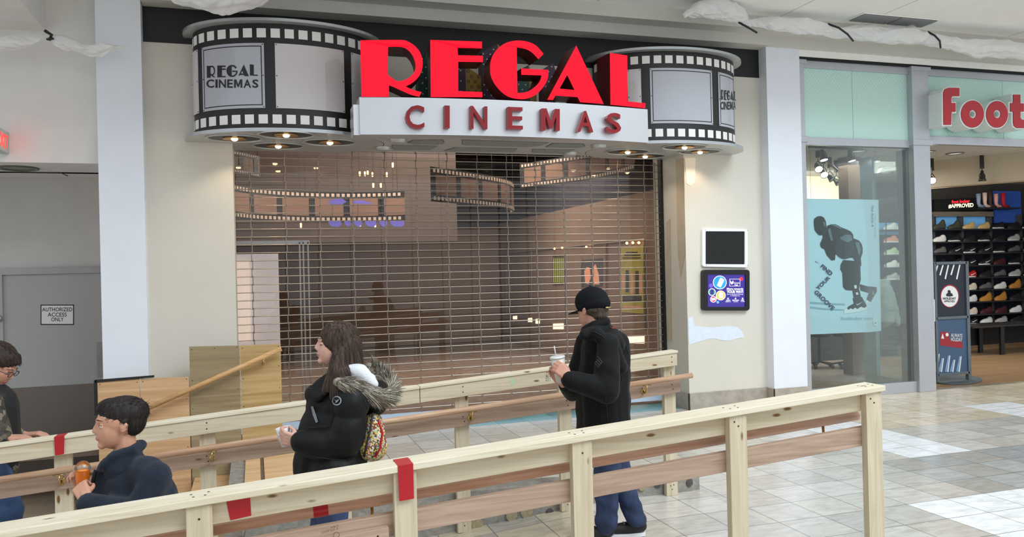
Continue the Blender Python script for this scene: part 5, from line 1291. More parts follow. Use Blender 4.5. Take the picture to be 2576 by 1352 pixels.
# ================================================================== LOBBY BEHIND THE GRILLE
m_lw = mat('lobby brown wall', (140, 118, 104), .7, var=.08, vs=1.5)
m_lc = mat('lobby dark ceiling', (66, 57, 54), .8, var=.1)
XRW = 5.45
ztop = atX(1655, 475, XRW).z
b = MB(); b.box(XRW, XRW+.12, 8.66, 18, 0, ztop); b.box(XRW, XRW+.12, 8.66, 18, ztop, 4.4, 1); struct(b.build('wall_right', [m_lw, mat('lobby upper wall', (58, 56, 66), .8, var=.05)]))
b = MB(); b.box(-3.5, XRW, 17.9, 18, 0, 2.6, 0); b.box(-3.5, XRW, 17.9, 18, 2.6, 4.4, 1); struct(b.build('wall_back', [m_lw, m_lc]))
b = MB(); b.box(-3.6, -3.5, 8.66, 18, 0, 4.4); struct(b.build('wall_left', m_lw))
b = MB(); b.box(-3.6, XRW+.1, 8.66, 18, 4.4, 4.5); struct(b.build('ceiling', m_lc))
b = MB(); b.box(-3.5, 3.4, 13.6, 13.9, 2.15, 4.4); struct(b.build('wall_back', mat('lobby bulkhead', (78, 66, 60), .7, var=.06)))
gb = MB(); gb.box(-.16, 4.6, 8.60, 8.612, .02, 2.86); struct(gb.build('window_1', glass('lobby glass', (.93, .92, .90), .8)))
def ribbon(label, path, z0, z1, group='film strip ribbons hanging in the lobby'):
    """film ribbon hanging from the lobby ceiling: dark edge strips with white holes and brown frames"""
    pts_ = densify([Vector(p+(0,)) for p in path], n=6, sharp=70)[:-5]
    root = thing('film_ribbon', label, 'decoration', (pts_[0].x, pts_[0].y, z0), group)
    H_ = z1-z0; e = H_*.20
    L = [0]
    for i in range(len(pts_)-1): L.append(L[-1]+(pts_[i+1]-pts_[i]).length)
    def P_(s):
        for i in range(len(L)-1):
            if L[i+1] >= s: t = (s-L[i])/(L[i+1]-L[i]+1e-9); return pts_[i].lerp(pts_[i+1], t), (pts_[i+1]-pts_[i]).normalized()
        return pts_[-1], (pts_[-1]-pts_[-2]).normalized()
    def strip(mb, s0, s1, za, zb, off, mi, n):
        o = len(mb.v)
        for i in range(n+1):
            p, t = P_(s0+(s1-s0)*i/n); nn = V(t.y, -t.x, 0)
            if nn.y > 0 and False: nn = -nn
            for q in (off, -off):
                mb.v += [V(p.x+nn.x*q, p.y+nn.y*q, za), V(p.x+nn.x*q, p.y+nn.y*q, zb)]
        for i in range(n):
            a = o+i*4; d = a+4
            for f in ((a, d, d+1, a+1), (a+2, a+3, d+3, d+2), (a+1, d+1, d+3, a+3), (a, a+2, d+2, d)): mb.f.append(f); mb.m.append(mi)
        for a in (o, o+n*4): mb.f.append((a, a+1, a+3, a+2)); mb.m.append(mi)
    for q_ in (.06, .5, .94):
        p, t = P_(L[-1]*q_); MB().tube([V(p.x, p.y, z1-.01), V(p.x, p.y, 4.4)], .003, 5).build('hanging_wire', m_blackm, root)
    T = L[-1]; b = MB(); strip(b, 0, T, z0, z0+e, .008, 0, 60); strip(b, 0, T, z1-e, z1, .008, 0, 60)
    s = 0; fw = H_*1.15
    while s < T: strip(b, s, min(T, s+.09), z0+e, z1-e, .008, 0, 2); s += fw
    b.build('film_edge', m_film, root)
    b = MB(); strip(b, 0, T, z0+e, z1-e, .004, 0, 60); b.build('film_frames', mat('brown film frames', (128, 98, 82), .5, var=.1, vs=3), root)
    b = MB(); s = .04; hs = e*.52
    while s < T-.05:
        for zc_ in (z0+e/2, z1-e/2): strip(b, s, s+hs*.95, zc_-hs/2, zc_+hs/2, .010, 0, 1)
        s += hs*1.65
    b.build('film_holes', mat('lobby film hole', (188, 168, 150), .5, var=0, emit=.12), root)
def XY(x, D): p = at(x, 500, D); return (p.x, p.y)
za = at(860, 556, 12).z; zb_ = at(860, 479, 12).z
ribbon('long film strip ribbon hanging at the left behind the grille', [XY(575, 11.2), XY(650, 11.8), XY(760, 12.2), XY(880, 12.3), XY(1000, 12.1), XY(1090, 11.7)], za, zb_)
ribbon('film strip ribbon hanging high in the middle behind the grille', [XY(1085, 10.4), XY(1180, 10.9), XY(1270, 11.6), XY(1290, 12.4), XY(1240, 13.0)], at(1200, 520, 11.2).z, at(1200, 440, 11.2).z)
ribbon('film strip ribbon curling up towards the right behind the grille', [XY(1310, 12.3), XY(1390, 11.7), XY(1500, 10.9), XY(1590, 9.9), XY(1630, 9.2)], at(1480, 452, 11).z, at(1480, 385, 11).z)
ribbon('short film strip ribbon at the far left top behind the grille', [XY(560, 9.8), XY(640, 10.3), XY(720, 11.0)], at(610, 436, 10).z, at(610, 380, 10).z)
# small warm pendant lamps
m_warm = mat('warm lamp glow', (255, 190, 110), .4, var=0, emit=6)
for i, (x, y, D) in enumerate(((905, 438, 13), (918, 438, 13), (925, 436, 13.2), (937, 440, 13), (939, 467, 12.5), (958, 467, 12.5), (973, 440, 13), (988, 416, 12), (944, 567, 13.3), (906, 565, 13.3), (757, 568, 12.9))):
    p = at(x, y, D); l_ = thing('pendant_lamp', 'small warm glowing lamp hanging inside the dark lobby', 'pendant lamp', p, 'small warm lamps in the lobby')
    b = MB(); b.lathe([(0, -.035), (.012, -.03), (.014, .03), (.008, .04), (0, .04)], p, seg=10); b.build('glass_shade', m_warm, l_, smooth=True)
    b = MB(); b.tube([p+V(0, 0, .04), V(p.x, p.y, 4.4)], .0025, 5); b.build('cord', m_blackm, l_)
# store sign mirrored in the glass, painted as glowing violet shapes
mp_ = mat('violet glow', (108, 100, 190), .5, var=.08, emit=.38)
pg = thing('violet_sign', 'violet glowing curved shapes behind the grille on the left film ribbon', 'sign', at(930, 560, 11.6))
sp_ = plane(11.55)
for poly in ([(826, 507), (840, 501), (862, 500), (872, 508), (860, 514), (832, 514)], [(886, 506), (910, 504), (940, 512), (925, 514), (888, 512)]):
    b = MB(); slab_px(b, densify([Vector(p+(0,)) for p in poly], n=3) and poly, 11.55, .03); b.build('letter', mp_, pg)
x = 826
for w_ in (38, 22, 26, 34, 26, 40):
    b = MB(); slab_px(b, [(x, 556), (x+w_-6, 556), (x+w_-5, 566), (x+w_-12, 571), (x+8, 570), (x+1, 563)], 11.55, .03); b.build('letter', mp_, pg); x += w_+2
for xx in (850, 1000): p_ = at(xx, 502, 11.565); MB().tube([p_, V(p_.x, p_.y, 4.4)], .003, 5).build('hanging_wire', m_blackm, pg)
for xx in (836, 900): p_ = at(xx, 512, 11.565); q_ = at(xx, 558, 11.565); MB().tube([p_, q_], .003, 5).build('hanging_wire', m_blackm, pg)
# bright columns mirrored in the glass, built as glowing panels at the left
lb = thing('display_bay', 'tall pale lit display bay with thin metal frames at the left behind the grille', 'display case', (.05, 9.3, 0))
b = MB(); p0 = at(592, 612, 9.6); p1 = at(778, 612, 9.6); b.box(p0.x-.05, p1.x, 9.55, 9.65, p0.z-.02, p0.z+.02)
for xx in (755, 764, 776): xq = at(xx, 700, 9.6).x; b.box(xq-.008, xq+.008, 9.55, 9.62, 0, p0.z)
b.build('frame', m_alu, lb)
b = MB(); a = at(597, 640, 9.8); c = at(700, 640, 9.8); b.box(a.x-.1, c.x, 9.8, 9.83, 0, a.z); b.build('back_panel', mat('lit pale panel', (216, 206, 208), .4, var=.25, vs=1.6, emit=.33), lb)
b = MB(); b.box(a.x-.1, at(625, 640, 9.78).x, 9.77, 9.79, at(610, 860, 9.78).z, at(610, 660, 9.78).z); b.build('back_panel', mat('bright warm panel', (246, 226, 214), .4, var=.1, emit=.45), lb)
# shop reflections in the glass, painted as glowing panels on the lobby's right wall
def wallr(name, label, cat, quad, mats_, draw=None, th=.03):
    P4 = [atX(x, y, XRW-.01) for x, y in quad]; root = thing(name, label, cat, (XRW, sum(p.y for p in P4)/4, min(p.z for p in P4)))
    b = MB(); b.slab(P4, (.0102, 0, 0)); b.build('panel', mats_[0], root)
    return root, lambda x, y: atX(x, y, XRW-.012)
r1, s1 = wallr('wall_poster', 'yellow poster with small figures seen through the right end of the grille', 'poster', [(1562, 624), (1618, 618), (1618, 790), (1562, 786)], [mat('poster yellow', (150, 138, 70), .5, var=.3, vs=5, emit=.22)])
b = MB()
for (x0_, y0_, x1_, y1_, mi_) in ((1575, 634, 1604, 637, 0), (1570, 641, 1611, 644, 0), (1566, 648, 1612, 651, 0), (1564, 690, 1572, 730, 1), (1574, 680, 1582, 736, 2), (1586, 688, 1594, 740, 1), (1598, 682, 1607, 742, 2), (1608, 690, 1615, 738, 1), (1566, 745, 1614, 760, 2), (1566, 770, 1614, 776, 1)): pq(b, rect(x0_, y0_, x1_, y1_), s1, mi=mi_)
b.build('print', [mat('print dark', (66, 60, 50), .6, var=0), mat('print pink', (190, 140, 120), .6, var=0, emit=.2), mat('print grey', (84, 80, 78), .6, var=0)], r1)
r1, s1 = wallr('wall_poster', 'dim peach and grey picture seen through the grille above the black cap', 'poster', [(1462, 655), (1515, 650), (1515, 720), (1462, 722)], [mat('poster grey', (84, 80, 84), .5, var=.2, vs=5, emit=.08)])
b = MB()
for poly in ([(1470, 682), (1476, 672), (1484, 674), (1486, 700), (1480, 716), (1472, 712)], [(1490, 676), (1498, 664), (1506, 690), (1508, 716), (1492, 716)]): pq(b, poly, s1)
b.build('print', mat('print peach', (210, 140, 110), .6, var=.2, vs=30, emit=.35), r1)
r1, s1 = wallr('lightbox', 'narrow cyan lit strip seen through the middle of the grille', 'light panel', [(1228, 660), (1246, 659), (1246, 775), (1228, 777)], [mat('cyan strip', (70, 120, 134), .5, var=.3, vs=9, emit=.25)])  # strip of the mirrored shop, painted as a glowing panel
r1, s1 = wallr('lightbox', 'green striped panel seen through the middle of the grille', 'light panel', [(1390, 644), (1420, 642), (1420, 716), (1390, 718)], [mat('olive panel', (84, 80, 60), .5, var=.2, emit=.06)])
b = MB()
for i in range(6): pq(b, rect(1392+i*4.6, 650, 1394.5+i*4.6, 712), s1)
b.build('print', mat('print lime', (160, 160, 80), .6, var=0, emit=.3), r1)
for i, (x, y, w_, h_) in enumerate(((1240, 793, 7, 4), (1295, 800, 5, 4), (1333, 806, 5, 5), (1352, 809, 5, 6), (1404, 822, 13, 7), (1598, 856, 22, 9))):  # floor reflections painted as small glowing panels
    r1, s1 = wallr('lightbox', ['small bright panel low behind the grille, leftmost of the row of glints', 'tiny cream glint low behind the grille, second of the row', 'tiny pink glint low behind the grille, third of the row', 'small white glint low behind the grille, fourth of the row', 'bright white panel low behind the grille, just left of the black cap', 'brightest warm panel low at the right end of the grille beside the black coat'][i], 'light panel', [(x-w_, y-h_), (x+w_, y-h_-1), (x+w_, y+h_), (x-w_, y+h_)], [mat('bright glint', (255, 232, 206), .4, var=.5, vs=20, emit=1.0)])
b = MB()
def barr(x0_, y0_, x1_, y1_, w_):
    p, q = atX(x0_, y0_, XRW-.02), atX(x1_, y1_, XRW-.02); b.tube([p, q], w_, 6)
for l_ in ((1250, 640, 1622, 602), (1622, 602, 1622, 830), (1338, 630, 1338, 800), (1420, 622, 1420, 820), (1524, 612, 1524, 850), (1275, 640, 1275, 790)): barr(*l_, .012)
tag(b.build('shopfront_frame', mat('pale mullion', (150, 140, 134), .4, metal=.3)), 'thin pale window frames along the brown wall inside the lobby', 'frame')  # frames of the mirrored shop windows, built as bars
for i, (x, y) in enumerate(((1395, 626), (1414, 624), (1475, 622), (1577, 612), (1592, 611), (1607, 611))):
    p = atX(x, y, XRW-.06); o_ = MB().sphere(p, .02).build('wall_lamp', m_warm, smooth=True); tag(o_, 'tiny warm light high on the brown wall behind the grille', 'lamp', 'tiny warm lights on the lobby wall')

# ================================================================== SHOE SHOP FRONT
YSF = 7.85
m_frost = None
def frost():
    m = bpy.data.materials.new('patterned frosted glass'); m.use_nodes = True; nt = m.node_tree; b = nt.nodes['Principled BSDF']
    b.inputs['Base Color'].default_value = lin((190, 224, 214))+(1,); b.inputs['Roughness'].default_value = .22; b.inputs['Specular IOR Level'].default_value = .7
    tc = nt.nodes.new('ShaderNodeTexCoord'); mp = nt.nodes.new('ShaderNodeMapping'); mp.inputs['Rotation'].default_value = (0, radians(40), 0); mp.inputs['Scale'].default_value = (28, 28, 28)
    v = nt.nodes.new('ShaderNodeTexVoronoi'); v.inputs['Randomness'].default_value = 0; v.inputs['Scale'].default_value = 1
    bp = nt.nodes.new('ShaderNodeBump'); bp.inputs['Strength'].default_value = .6; bp.inputs['Distance'].default_value = .01
    nt.links.new(tc.outputs['Object'], mp.inputs[0]); nt.links.new(mp.outputs[0], v.inputs['Vector']); nt.links.new(v.outputs['Distance'], bp.inputs['Height']); nt.links.new(bp.outputs[0], b.inputs['Normal'])
    return m
m_frost = frost()
sf = struct(MB().box(6.155, 6.16, 7.87, 7.88, .12, 3.0).build('window_2', m_frame))
def fr(name, *bx, bevel=.004, m=None):
    b = MB()
    for q in bx: b.box(*q)
    return b.build(name, m or m_frame, sf, bevel=bevel)
fr('post', (6.03, 6.155, 7.83, 7.93, 0, 3.985)); fr('post', (7.70, 7.955, 7.80, 7.93, 0, 3.985))
fr('post_cap', (6.015, 6.185, 7.815, 7.94, 3.94, 3.985), (6.015, 6.185, 7.815, 7.94, 3.02, 3.09)); fr('post_cap', (7.685, 7.985, 7.785, 7.94, 3.94, 3.985), (7.685, 7.985, 7.785, 7.94, 3.02, 3.09))
fr('transom_rail', (6.155, 7.70, 7.85, 7.92, 2.995, 3.085)); fr('transom_rail', (7.955, 14, 7.85, 7.92, 3.05, 3.15))
fr('head_rail', (6.155, 7.70, 7.85, 7.92, 3.90, 3.985)); fr('head_rail', (7.955, 14, 7.85, 7.92, 3.90, 3.985))
fr('sill_rail', (6.155, 7.70, 7.84, 7.92, 0, .13))
for x0_, x1_, z0_, z1_ in ((6.16, 6.878, 3.085, 3.9), (6.884, 7.70, 3.085, 3.9), (7.955, 9.24, 3.15, 3.9), (9.246, 11.2, 3.15, 3.9)):
    fr('transom_glass', (x0_, x1_, 7.885, 7.90, z0_, z1_), bevel=0, m=m_frost)
gsh = glass('shop glass', (.90, .96, .95), .5)
fr('pane', (6.155, 7.70, 7.885, 7.893, .13, 2.995), bevel=0, m=gsh)
struct(MB().box(11.2, 14, 7.88, 8.1, 3.15, 3.9).build('wall_back', m_cream))
# return glass and door leaf on the inner side of the entrance
dr = struct(MB().box(7.72, 7.78, 7.93, 8.10, 0, 2.99).build('door_2', mat('dull steel panel', (128, 120, 110), .3, metal=.7, var=.1, vs=3)))
MB().box(7.72, 7.77, 8.52, 8.74, 0, 2.99).build('door_stile', mat('pale blue stile', (150, 176, 184), .35, metal=.3), dr)
MB().box(7.74, 7.75, 8.10, 8.52, .1, 2.99).build('pane', glass('door glass', (.92, .97, .95), .12), dr); MB().box(7.73, 7.76, 8.10, 8.52, 0, .12).build('door_rail', m_frame, dr); MB().box(7.73, 7.76, 8.10, 8.52, 2.35, 2.42).build('door_rail', m_frame, dr)
p = at(2340, 755, 7.95); b = MB(); z0_, z1_ = at(2340, 812, 7.95).z, at(2340, 750, 7.95).z; b.tube([(7.96, 7.90, z0_), (8.03, 7.88, z0_+.02), (8.03, 7.88, z1_-.02), (7.96, 7.90, z1_)], .011, 10)
b.build('pull_handle', mat('white pull handle', (226, 228, 230), .3, var=0), dr, smooth=True)
# shop sign letters
ff = plane(7.60); cf = lambda x, y: (1980+.3697*x, 100+.3697*y)
fs_ = thing('shop_sign', 'thick red and white channel letters reading Foot over the shop entrance', 'sign', (8.6, 7.75, 3.2))
m_lf = mat('red sign face', (172, 26, 38), .3, var=.03); m_lw2 = mat('white sign side', (222, 232, 228), .4, var=.02)
def circ(cx_, cy_, rx, ry, n=28): return [(cx_+rx*cos(2*pi*i/n), cy_+ry*sin(2*pi*i/n)) for i in range(n)]
def grow(P, d):
    n = len(P); A = sum(P[i-1][0]*P[i][1]-P[i][0]*P[i-1][1] for i in range(n)); s = 1 if A > 0 else -1; out = []
    for i in range(n):
        a = Vector(P[i-1][:2]); c = Vector(P[i][:2]); e = Vector(P[(i+1) % n][:2]); u = (c-a).normalized(); w_ = (e-c).normalized()
        n1 = Vector((u.y, -u.x))*s; n2 = Vector((w_.y, -w_.x))*s; k = (n1+n2)
        k = k/max(.5, k.length_squared/2) if k.length > 1e-6 else n1
        out.append((c.x+k.x*d, c.y+k.y*d))
    return out
fP = [(1062, 580), (1060, 360), (1070, 338), (1095, 328), (1168, 330), (1168, 385), (1122, 385), (1113, 395), (1113, 432), (1142, 432), (1142, 492), (1115, 492), (1112, 580)]
tP = [(1535, 375), (1583, 375), (1583, 435), (1606, 435), (1606, 490), (1583, 490), (1583, 532), (1592, 545), (1612, 546), (1612, 602), (1560, 602), (1540, 588), (1535, 565), (1535, 490), (1515, 490), (1515, 432), (1535, 432)]
for out, hole in ((fP, None), (circ(1258, 507, 77, 92), circ(1260, 507, 24, 28)), (circ(1425, 509, 73, 91), circ(1426, 507, 24, 28)), (tP, None)):
    b = MB(); g_ = grow(out, 8); b.slab([ff(*cf(*p)) for p in g_], (0, .24, 0), 1, holes=[[ff(*cf(*p)) for p in grow(hole, -7)]] if hole else [])
    b.slab([ff(*cf(*p))+V(0, -.012, 0) for p in out], (0, .010, 0), 0, holes=[[ff(*cf(*p))+V(0, -.012, 0) for p in hole]] if hole else [])
    b.build('letter', [m_lf, m_lw2], fs_)
# hanging window poster
cp = lambda x, y: (2000+.2958*x, 480+.2958*y)
YB = 7.97; sb = plane(YB-.004); 
pb = thing('window_poster', 'pale blue hanging poster of a crouching basketball player reading FIND YOUR GROOVE', 'poster', at(2125, 840, YB))
b = MB(); Q = [(2028, 500), (2210, 503), (2217, 833), (2190, 836), (2035, 842)]; b.slab([at(x, y, YB) for x, y in Q], (0, .004, 0), 0); b.build('sheet', mat('poster pale blue', (204, 230, 242), .5, var=.03, vs=1.5), pb)
for xx in (2040, 2203): p_ = at(xx, 503, YB+.002); MB().tube([p_, V(p_.x, p_.y, 3.12)], .0015, 5).build('hanging_cord', m_blackm, pb)
b = MB()
def pp(poly, mi, k=1): pq(b, [cp(x, y) for x, y in poly], plane(YB-.0015*k-.001), mi=mi)
pp([(115, 945), (260, 955), (420, 962), (430, 975), (300, 975), (118, 962)], 4); pp([(118, 985), (250, 1000), (420, 1012), (415, 1022), (240, 1015), (118, 1000)], 4)
pp(densify([Vector(p+(0,)) for p in [(485, 840), (548, 845), (562, 908), (498, 912)]], n=2) and [(485, 840), (548, 845), (562, 908), (498, 912)], 0); pp([(548, 795), (640, 820), (625, 872), (556, 850)], 0)
pp([(410, 590), (540, 600), (556, 640), (560, 760), (548, 800), (545, 845), (470, 850), (430, 846), (408, 820), (402, 700), (385, 670), (388, 630)], 0, 2)
pp([(235, 378), (268, 335), (275, 298), (310, 286), (350, 288), (400, 315), (440, 330), (475, 348), (495, 375), (497, 405), (545, 425), (568, 455), (576, 490), (575, 530), (560, 575), (565, 640), (545, 645), (490, 570), (400, 580), (345, 540), (340, 590), (310, 595), (270, 550), (250, 500), (222, 485), (213, 455), (235, 400)], 0, 3)
pp([(160, 260), (165, 238), (190, 220), (220, 216), (245, 228), (262, 260), (268, 300), (270, 330), (255, 350), (235, 378), (205, 380), (185, 360), (168, 335), (163, 300)], 0, 4)
pp(circ(422, 490, 82, 92, 32), 2, 5)
for arc_ in (([(342, 480), (380, 470), (430, 472), (500, 488), (500, 493), (430, 478), (380, 476), (342, 486)]), ([(400, 402), (408, 402), (420, 480), (410, 578), (402, 578), (411, 480)])): pp(arc_, 0, 6)
for hl_ in ([(280, 330), (300, 320), (312, 370), (322, 420), (308, 430), (290, 380)], [(380, 400), (430, 372), (480, 380), (490, 420), (450, 440), (400, 420)], [(240, 270), (252, 262), (262, 300), (250, 312)], [(300, 292), (350, 292), (400, 320), (390, 326), (340, 304)], [(510, 440), (545, 440), (560, 500), (548, 560), (530, 500)]): pp(hl_, 3, 7)
pp([(490, 915), (570, 905), (612, 985), (600, 1012), (470, 1030), (430, 1020), (455, 985), (500, 960)], 0, 2)
pp([(415, 1020), (440, 1000), (455, 1015), (475, 1000), (490, 1012), (510, 996), (530, 1008), (560, 988), (590, 998), (612, 985), (614, 1010), (560, 1028), (420, 1048)], 1, 3)
pp([(635, 815), (695, 822), (697, 860), (660, 920), (640, 960), (605, 962), (610, 920), (630, 870)], 0, 2); pp([(610, 925), (618, 935), (645, 948), (640, 962), (604, 964), (600, 945)], 1, 3)
pp([(502, 805), (524, 803), (526, 832), (506, 834)], 1, 4); pp([(516, 868), (534, 864), (540, 884), (522, 888)], 1, 4)
def swoosh(x0_, y0_, s_, mi, k=5, rot=0):
    P = [(0, 10), (8, 18), (40, 2), (70, -14), (42, 8), (12, 26), (2, 24), (-4, 16)]
    c_, sn = cos(rot), sin(rot); pp([(x0_+s_*(x*c_-y*sn), y0_+s_*(x*sn+y*c_)) for x, y in P], mi, k)
swoosh(524, 955, .75, 1); swoosh(655, 880, .5, 1, rot=-1.2); swoosh(182, 595, .5, 5, rot=.9)
lt = [('FIND', [(236, 624), (326, 700), (300, 728), (215, 648)], .04), ('YOUR', [(176, 826), (282, 722), (304, 744), (200, 852)], .03), ('GROOVE', [(186, 842), (342, 996), (316, 1022), (160, 868)], .03), ('The Kyrie 4', [(668, 122), (668, 306), (650, 306), (650, 122)], .02)]
for t_, q_, bo in lt: lettering(b, t_, [cp(*p) for p in q_], plane(YB-.012), mi=5, bold=bo)
lettering(b, 'Control the Game with', [cp(*p) for p in [(692, 195), (692, 405), (679, 405), (679, 195)]], plane(YB-.012), mi=4); lettering(b, 'footlocker.com', [cp(*p) for p in rect(392, 1072, 664, 1098)], plane(YB-.012), mi=4, bold=.01)
pp(circ(685, 1127, 20, 24, 20), 1, 5); pp(circ(685, 1127, 5, 6, 8), 5, 6)
b.build('print', [mat('print near black', (20, 30, 34), .5, var=0), mat('print white', (232, 238, 240), .5, var=0), mat('print slate', (40, 54, 60), .5, var=.15, vs=20), mat('print steel', (96, 118, 126), .5, var=.2, vs=30), mat('print faint', (148, 184, 198), .5, var=0), mat('print navy', (34, 48, 92), .5, var=0)], pb)

# ================================================================== SHOE SHOP INTERIOR
b = MB(); b.box(5.6, 16, 7.95, 13, 3.12, 3.2); struct(b.build('ceiling', mat('shop ceiling', (196, 194, 186), .8, var=.02)))
b = MB(); b.box(5.58, 5.62, 8.65, 13, 0, 3.12); struct(b.build('wall_left', mat('shop side wall', (184, 164, 136), .8, var=.05)))
b = MB(); b.box(5.6, 16, 12.35, 12.45, 0, 3.12); struct(b.build('wall_back', mat('shop back wall', (70, 66, 62), .8, var=.1)))
b = MB(); b.box(15.6, 15.7, 7.9, 12.4, 0, 3.2); struct(b.build('wall_right', mat('shop back wall', (70, 66, 62), .8)))
# slanting cream bulkhead
a = atz(2300, 479, 2.7); c = atz(2640, 452, 2.7); a2 = V(a.x, a.y, 0); dv = (c-a); dv.z = 0
b = MB(); n_ = V(dv.y, -dv.x, 0).normalized()*-.25; zz0, zz1 = 2.72, 3.12
b.hexa([(a.x, a.y, zz0), (c.x, c.y, zz0), (c.x+n_.x, c.y+n_.y, zz0), (a.x+n_.x, a.y+n_.y, zz0), (a.x, a.y, zz1), (c.x, c.y, zz1), (c.x+n_.x, c.y+n_.y, zz1), (a.x+n_.x, a.y+n_.y, zz1)])
struct(b.build('trim_3', mat('cream bulkhead', (208, 194, 170), .8, var=.02)))
b = MB(); b.box(6.0, 10.2, 11.6, 11.7, 2.1, 3.12); struct(b.build('wall_back', mat('cream bulkhead', (208, 194, 170), .8)))
b = MB(); p0 = at(2133, 420, 9.4); p1 = at(2167, 420, 9.4); b.box(p0.x, p1.x, 9.4, 9.6, 0, 3.12); struct(b.build('wall_back', mat('brown column', (122, 100, 84), .5, var=.06)))
for i, (x, y) in enumerate(((2402, 386), (2405, 410), (2398, 426), (2160, 380), (2232, 420), (2228, 434), (2330, 382))):
    p = atz(x, y, 3.118); b = MB(); b.lathe([(.12, 0), (.12, -.012), (.095, -.012), (.09, 0)], p, seg=24); b.lathe([(.09, -.003), (0, -.003)], p, seg=24, mi=1)
    tag(b.build('recessed_downlight', [mat('downlight ring', (120, 122, 116), .4, var=0), mat('downlight lens', (214, 216, 210), .3, var=0, emit=.5 if i != 3 else 0)]), ['nearest round downlight in the shop ceiling over the entrance', 'middle one of the three downlights over the shop entrance', 'farthest of the three downlights over the shop entrance', 'unlit round downlight in the shop ceiling above the window poster', 'upper one of two downlights seen through the inner door glass', 'lower one of two downlights seen through the inner door glass', 'downlight half hidden by the silver post at the shop entrance'][i], 'ceiling light', 'recessed downlights in the shoe shop ceiling')
def track_head(p, d, lit, label):
    t = thing('track_spotlight', label, 'spotlight', p); d = Vector(d).normalized(); m_ = mat('dark chrome', (70, 70, 70), .3, metal=.7, var=0)
    b = MB(); b.lathe([(0, -.10), (.02, -.10), (.026, -.03), (.045, .02), (.055, .05), (.050, .05), (.044, .03)], p, axis=d, seg=18); b.build('lamp_housing', m_, t, smooth=True)
    b = MB(); b.lathe([(.047, .045), (0, .047)], p, axis=d, seg=18); b.build('lens', mat('spot lens lit', (255, 250, 236), .3, var=0, emit=9) if lit else mat('spot lens', (190, 190, 180), .3, var=0), t)
    b = MB(); b.tube([p+V(0, 0, .16), p+V(0, 0, .09), p+V(.05, 0, .04), p+V(.055, 0, 0)], .006, 6); b.tube([p+V(0, 0, .09), p+V(-.05, 0, .04), p+V(-.055, 0, 0)], .006, 6); b.box(p.x-.02, p.x+.02, p.y-.02, p.y+.02, p.z+.13, 3.12); b.build('yoke', m_, t)
for (x, y, D, d, lit, lb_) in ((2071, 395, 8.6, (0, -.3, -1), 1, 'track spotlight nearest the white pillar, shining down behind the shop window'), (2141, 397, 8.7, (.1, -.25, -1), 1, 'single track spotlight right of the others behind the shop window'), (2058, 422, 9.0, (-.3, -.7, -.6), 1, 'lit track spotlight lowest at the left, pointing out of the window'), (2072, 436, 9.2, (-.3, -.7, -.6), 1, 'lit track spotlight pointing out, just below the leftmost one'),
    (2088, 446, 9.5, (.3, -.5, -.6), 0, 'unlit track spotlight in the middle of the diagonal track'), (2104, 456, 9.8, (.3, -.5, -.6), 0, 'unlit track spotlight next to the last lit one on the diagonal track'), (2121, 468, 10.1, (.1, -.6, -.8), 1, 'last lit track spotlight at the low end of the diagonal track'), (2471, 447, 9.0, (0, 0, -1), 0, 'dark pendant spotlight above the shoe wall'), (2345, 452, 9.4, (-.5, -.6, -.4), 1, 'spotlight half hidden by the silver shop post')):
    track_head(at(x, y, D), d, lit, lb_)
b = MB(); b.tube([at(2060, 405, 8.9)+V(0, 0, .10), at(2135, 455, 10.3)+V(0, 0, .0)], .018, 6); b.tube([V(at(2035, 378, 8.6).x, 8.6, 3.10), V(at(2170, 378, 8.7).x, 8.7, 3.10)], .016, 6)
tag(b.build('lighting_track', m_blackm), 'black lighting tracks on the ceiling behind the shop window', 'lighting track')
# shoe wall
YW = 12.0
bay_b = mat('shelf bay dark', (26, 34, 50), .7, var=.1); blue = mat('blue wall panel', (46, 84, 170), .6, var=.05, emit=.08); lblue = mat('light blue shelf back', (96, 156, 206), .5, var=.05, emit=.25)
wall_ = thing('shoe_display', 'dark shoe display wall with rows of shelves at the back of the shop', 'shelving', (13, YW+.2, 0))
b = MB(); b.box(10.6, 15.3, YW+.16, YW+.2, .2, 2.45, 0); b.build('back_board', bay_b, wall_)
q0, q1 = at(2500, 455, YW+.12), at(2572, 640, YW+.12); MB().box(q0.x, q1.x, YW+.12, YW+.15, at(2540, 560, YW).z, 2.95).build('blue_panel', blue, wall_)
q0, q1 = at(2357, 546, YW+.12), at(2494, 576, YW+.12); MB().box(q0.x, q1.x, YW+.12, YW+.15, q1.z, q0.z).build('blue_panel', lblue, wall_)
MB().box(11.1, 12.0, YW+.12, YW+.15, at(2240, 590, YW).z, at(2240, 560, YW).z).build('blue_panel', lblue, wall_)
for x in (2352, 2424, 2496, 2572): xq = at(x, 600, YW).x; MB().box(xq-.03, xq+.03, YW+.02, YW+.16, .3, at(x, 540, YW).z).build('upright', mat('grey upright', (70, 70, 72), .5), wall_)
MB().box(at(2350, 540, YW).x, at(2497, 540, YW).x, YW-.02, YW+.16, at(2420, 545, YW).z, at(2420, 533, YW).z).build('wood_fascia', wood('grey wood fascia', (126, 116, 104), (98, 90, 82), 'X', knots=False), wall_)
rows_px = [576, 607, 636, 666.5, 697, 728, 757.6, 789.5, 814.5]
rows_z = [at(2460, y, YW).z for y in rows_px]
for z in rows_z: MB().box(12.05, 15.2, YW-.13, YW+.16, z-.03, z-.004).build('shelf', mat('dark shelf', (40, 40, 44), .5), wall_)
for z in rows_z[:7]: MB().box(10.7, 11.95, YW-.13, YW+.16, z-.03, z-.004).build('shelf', mat('dark shelf', (40, 40, 44), .5), wall_)
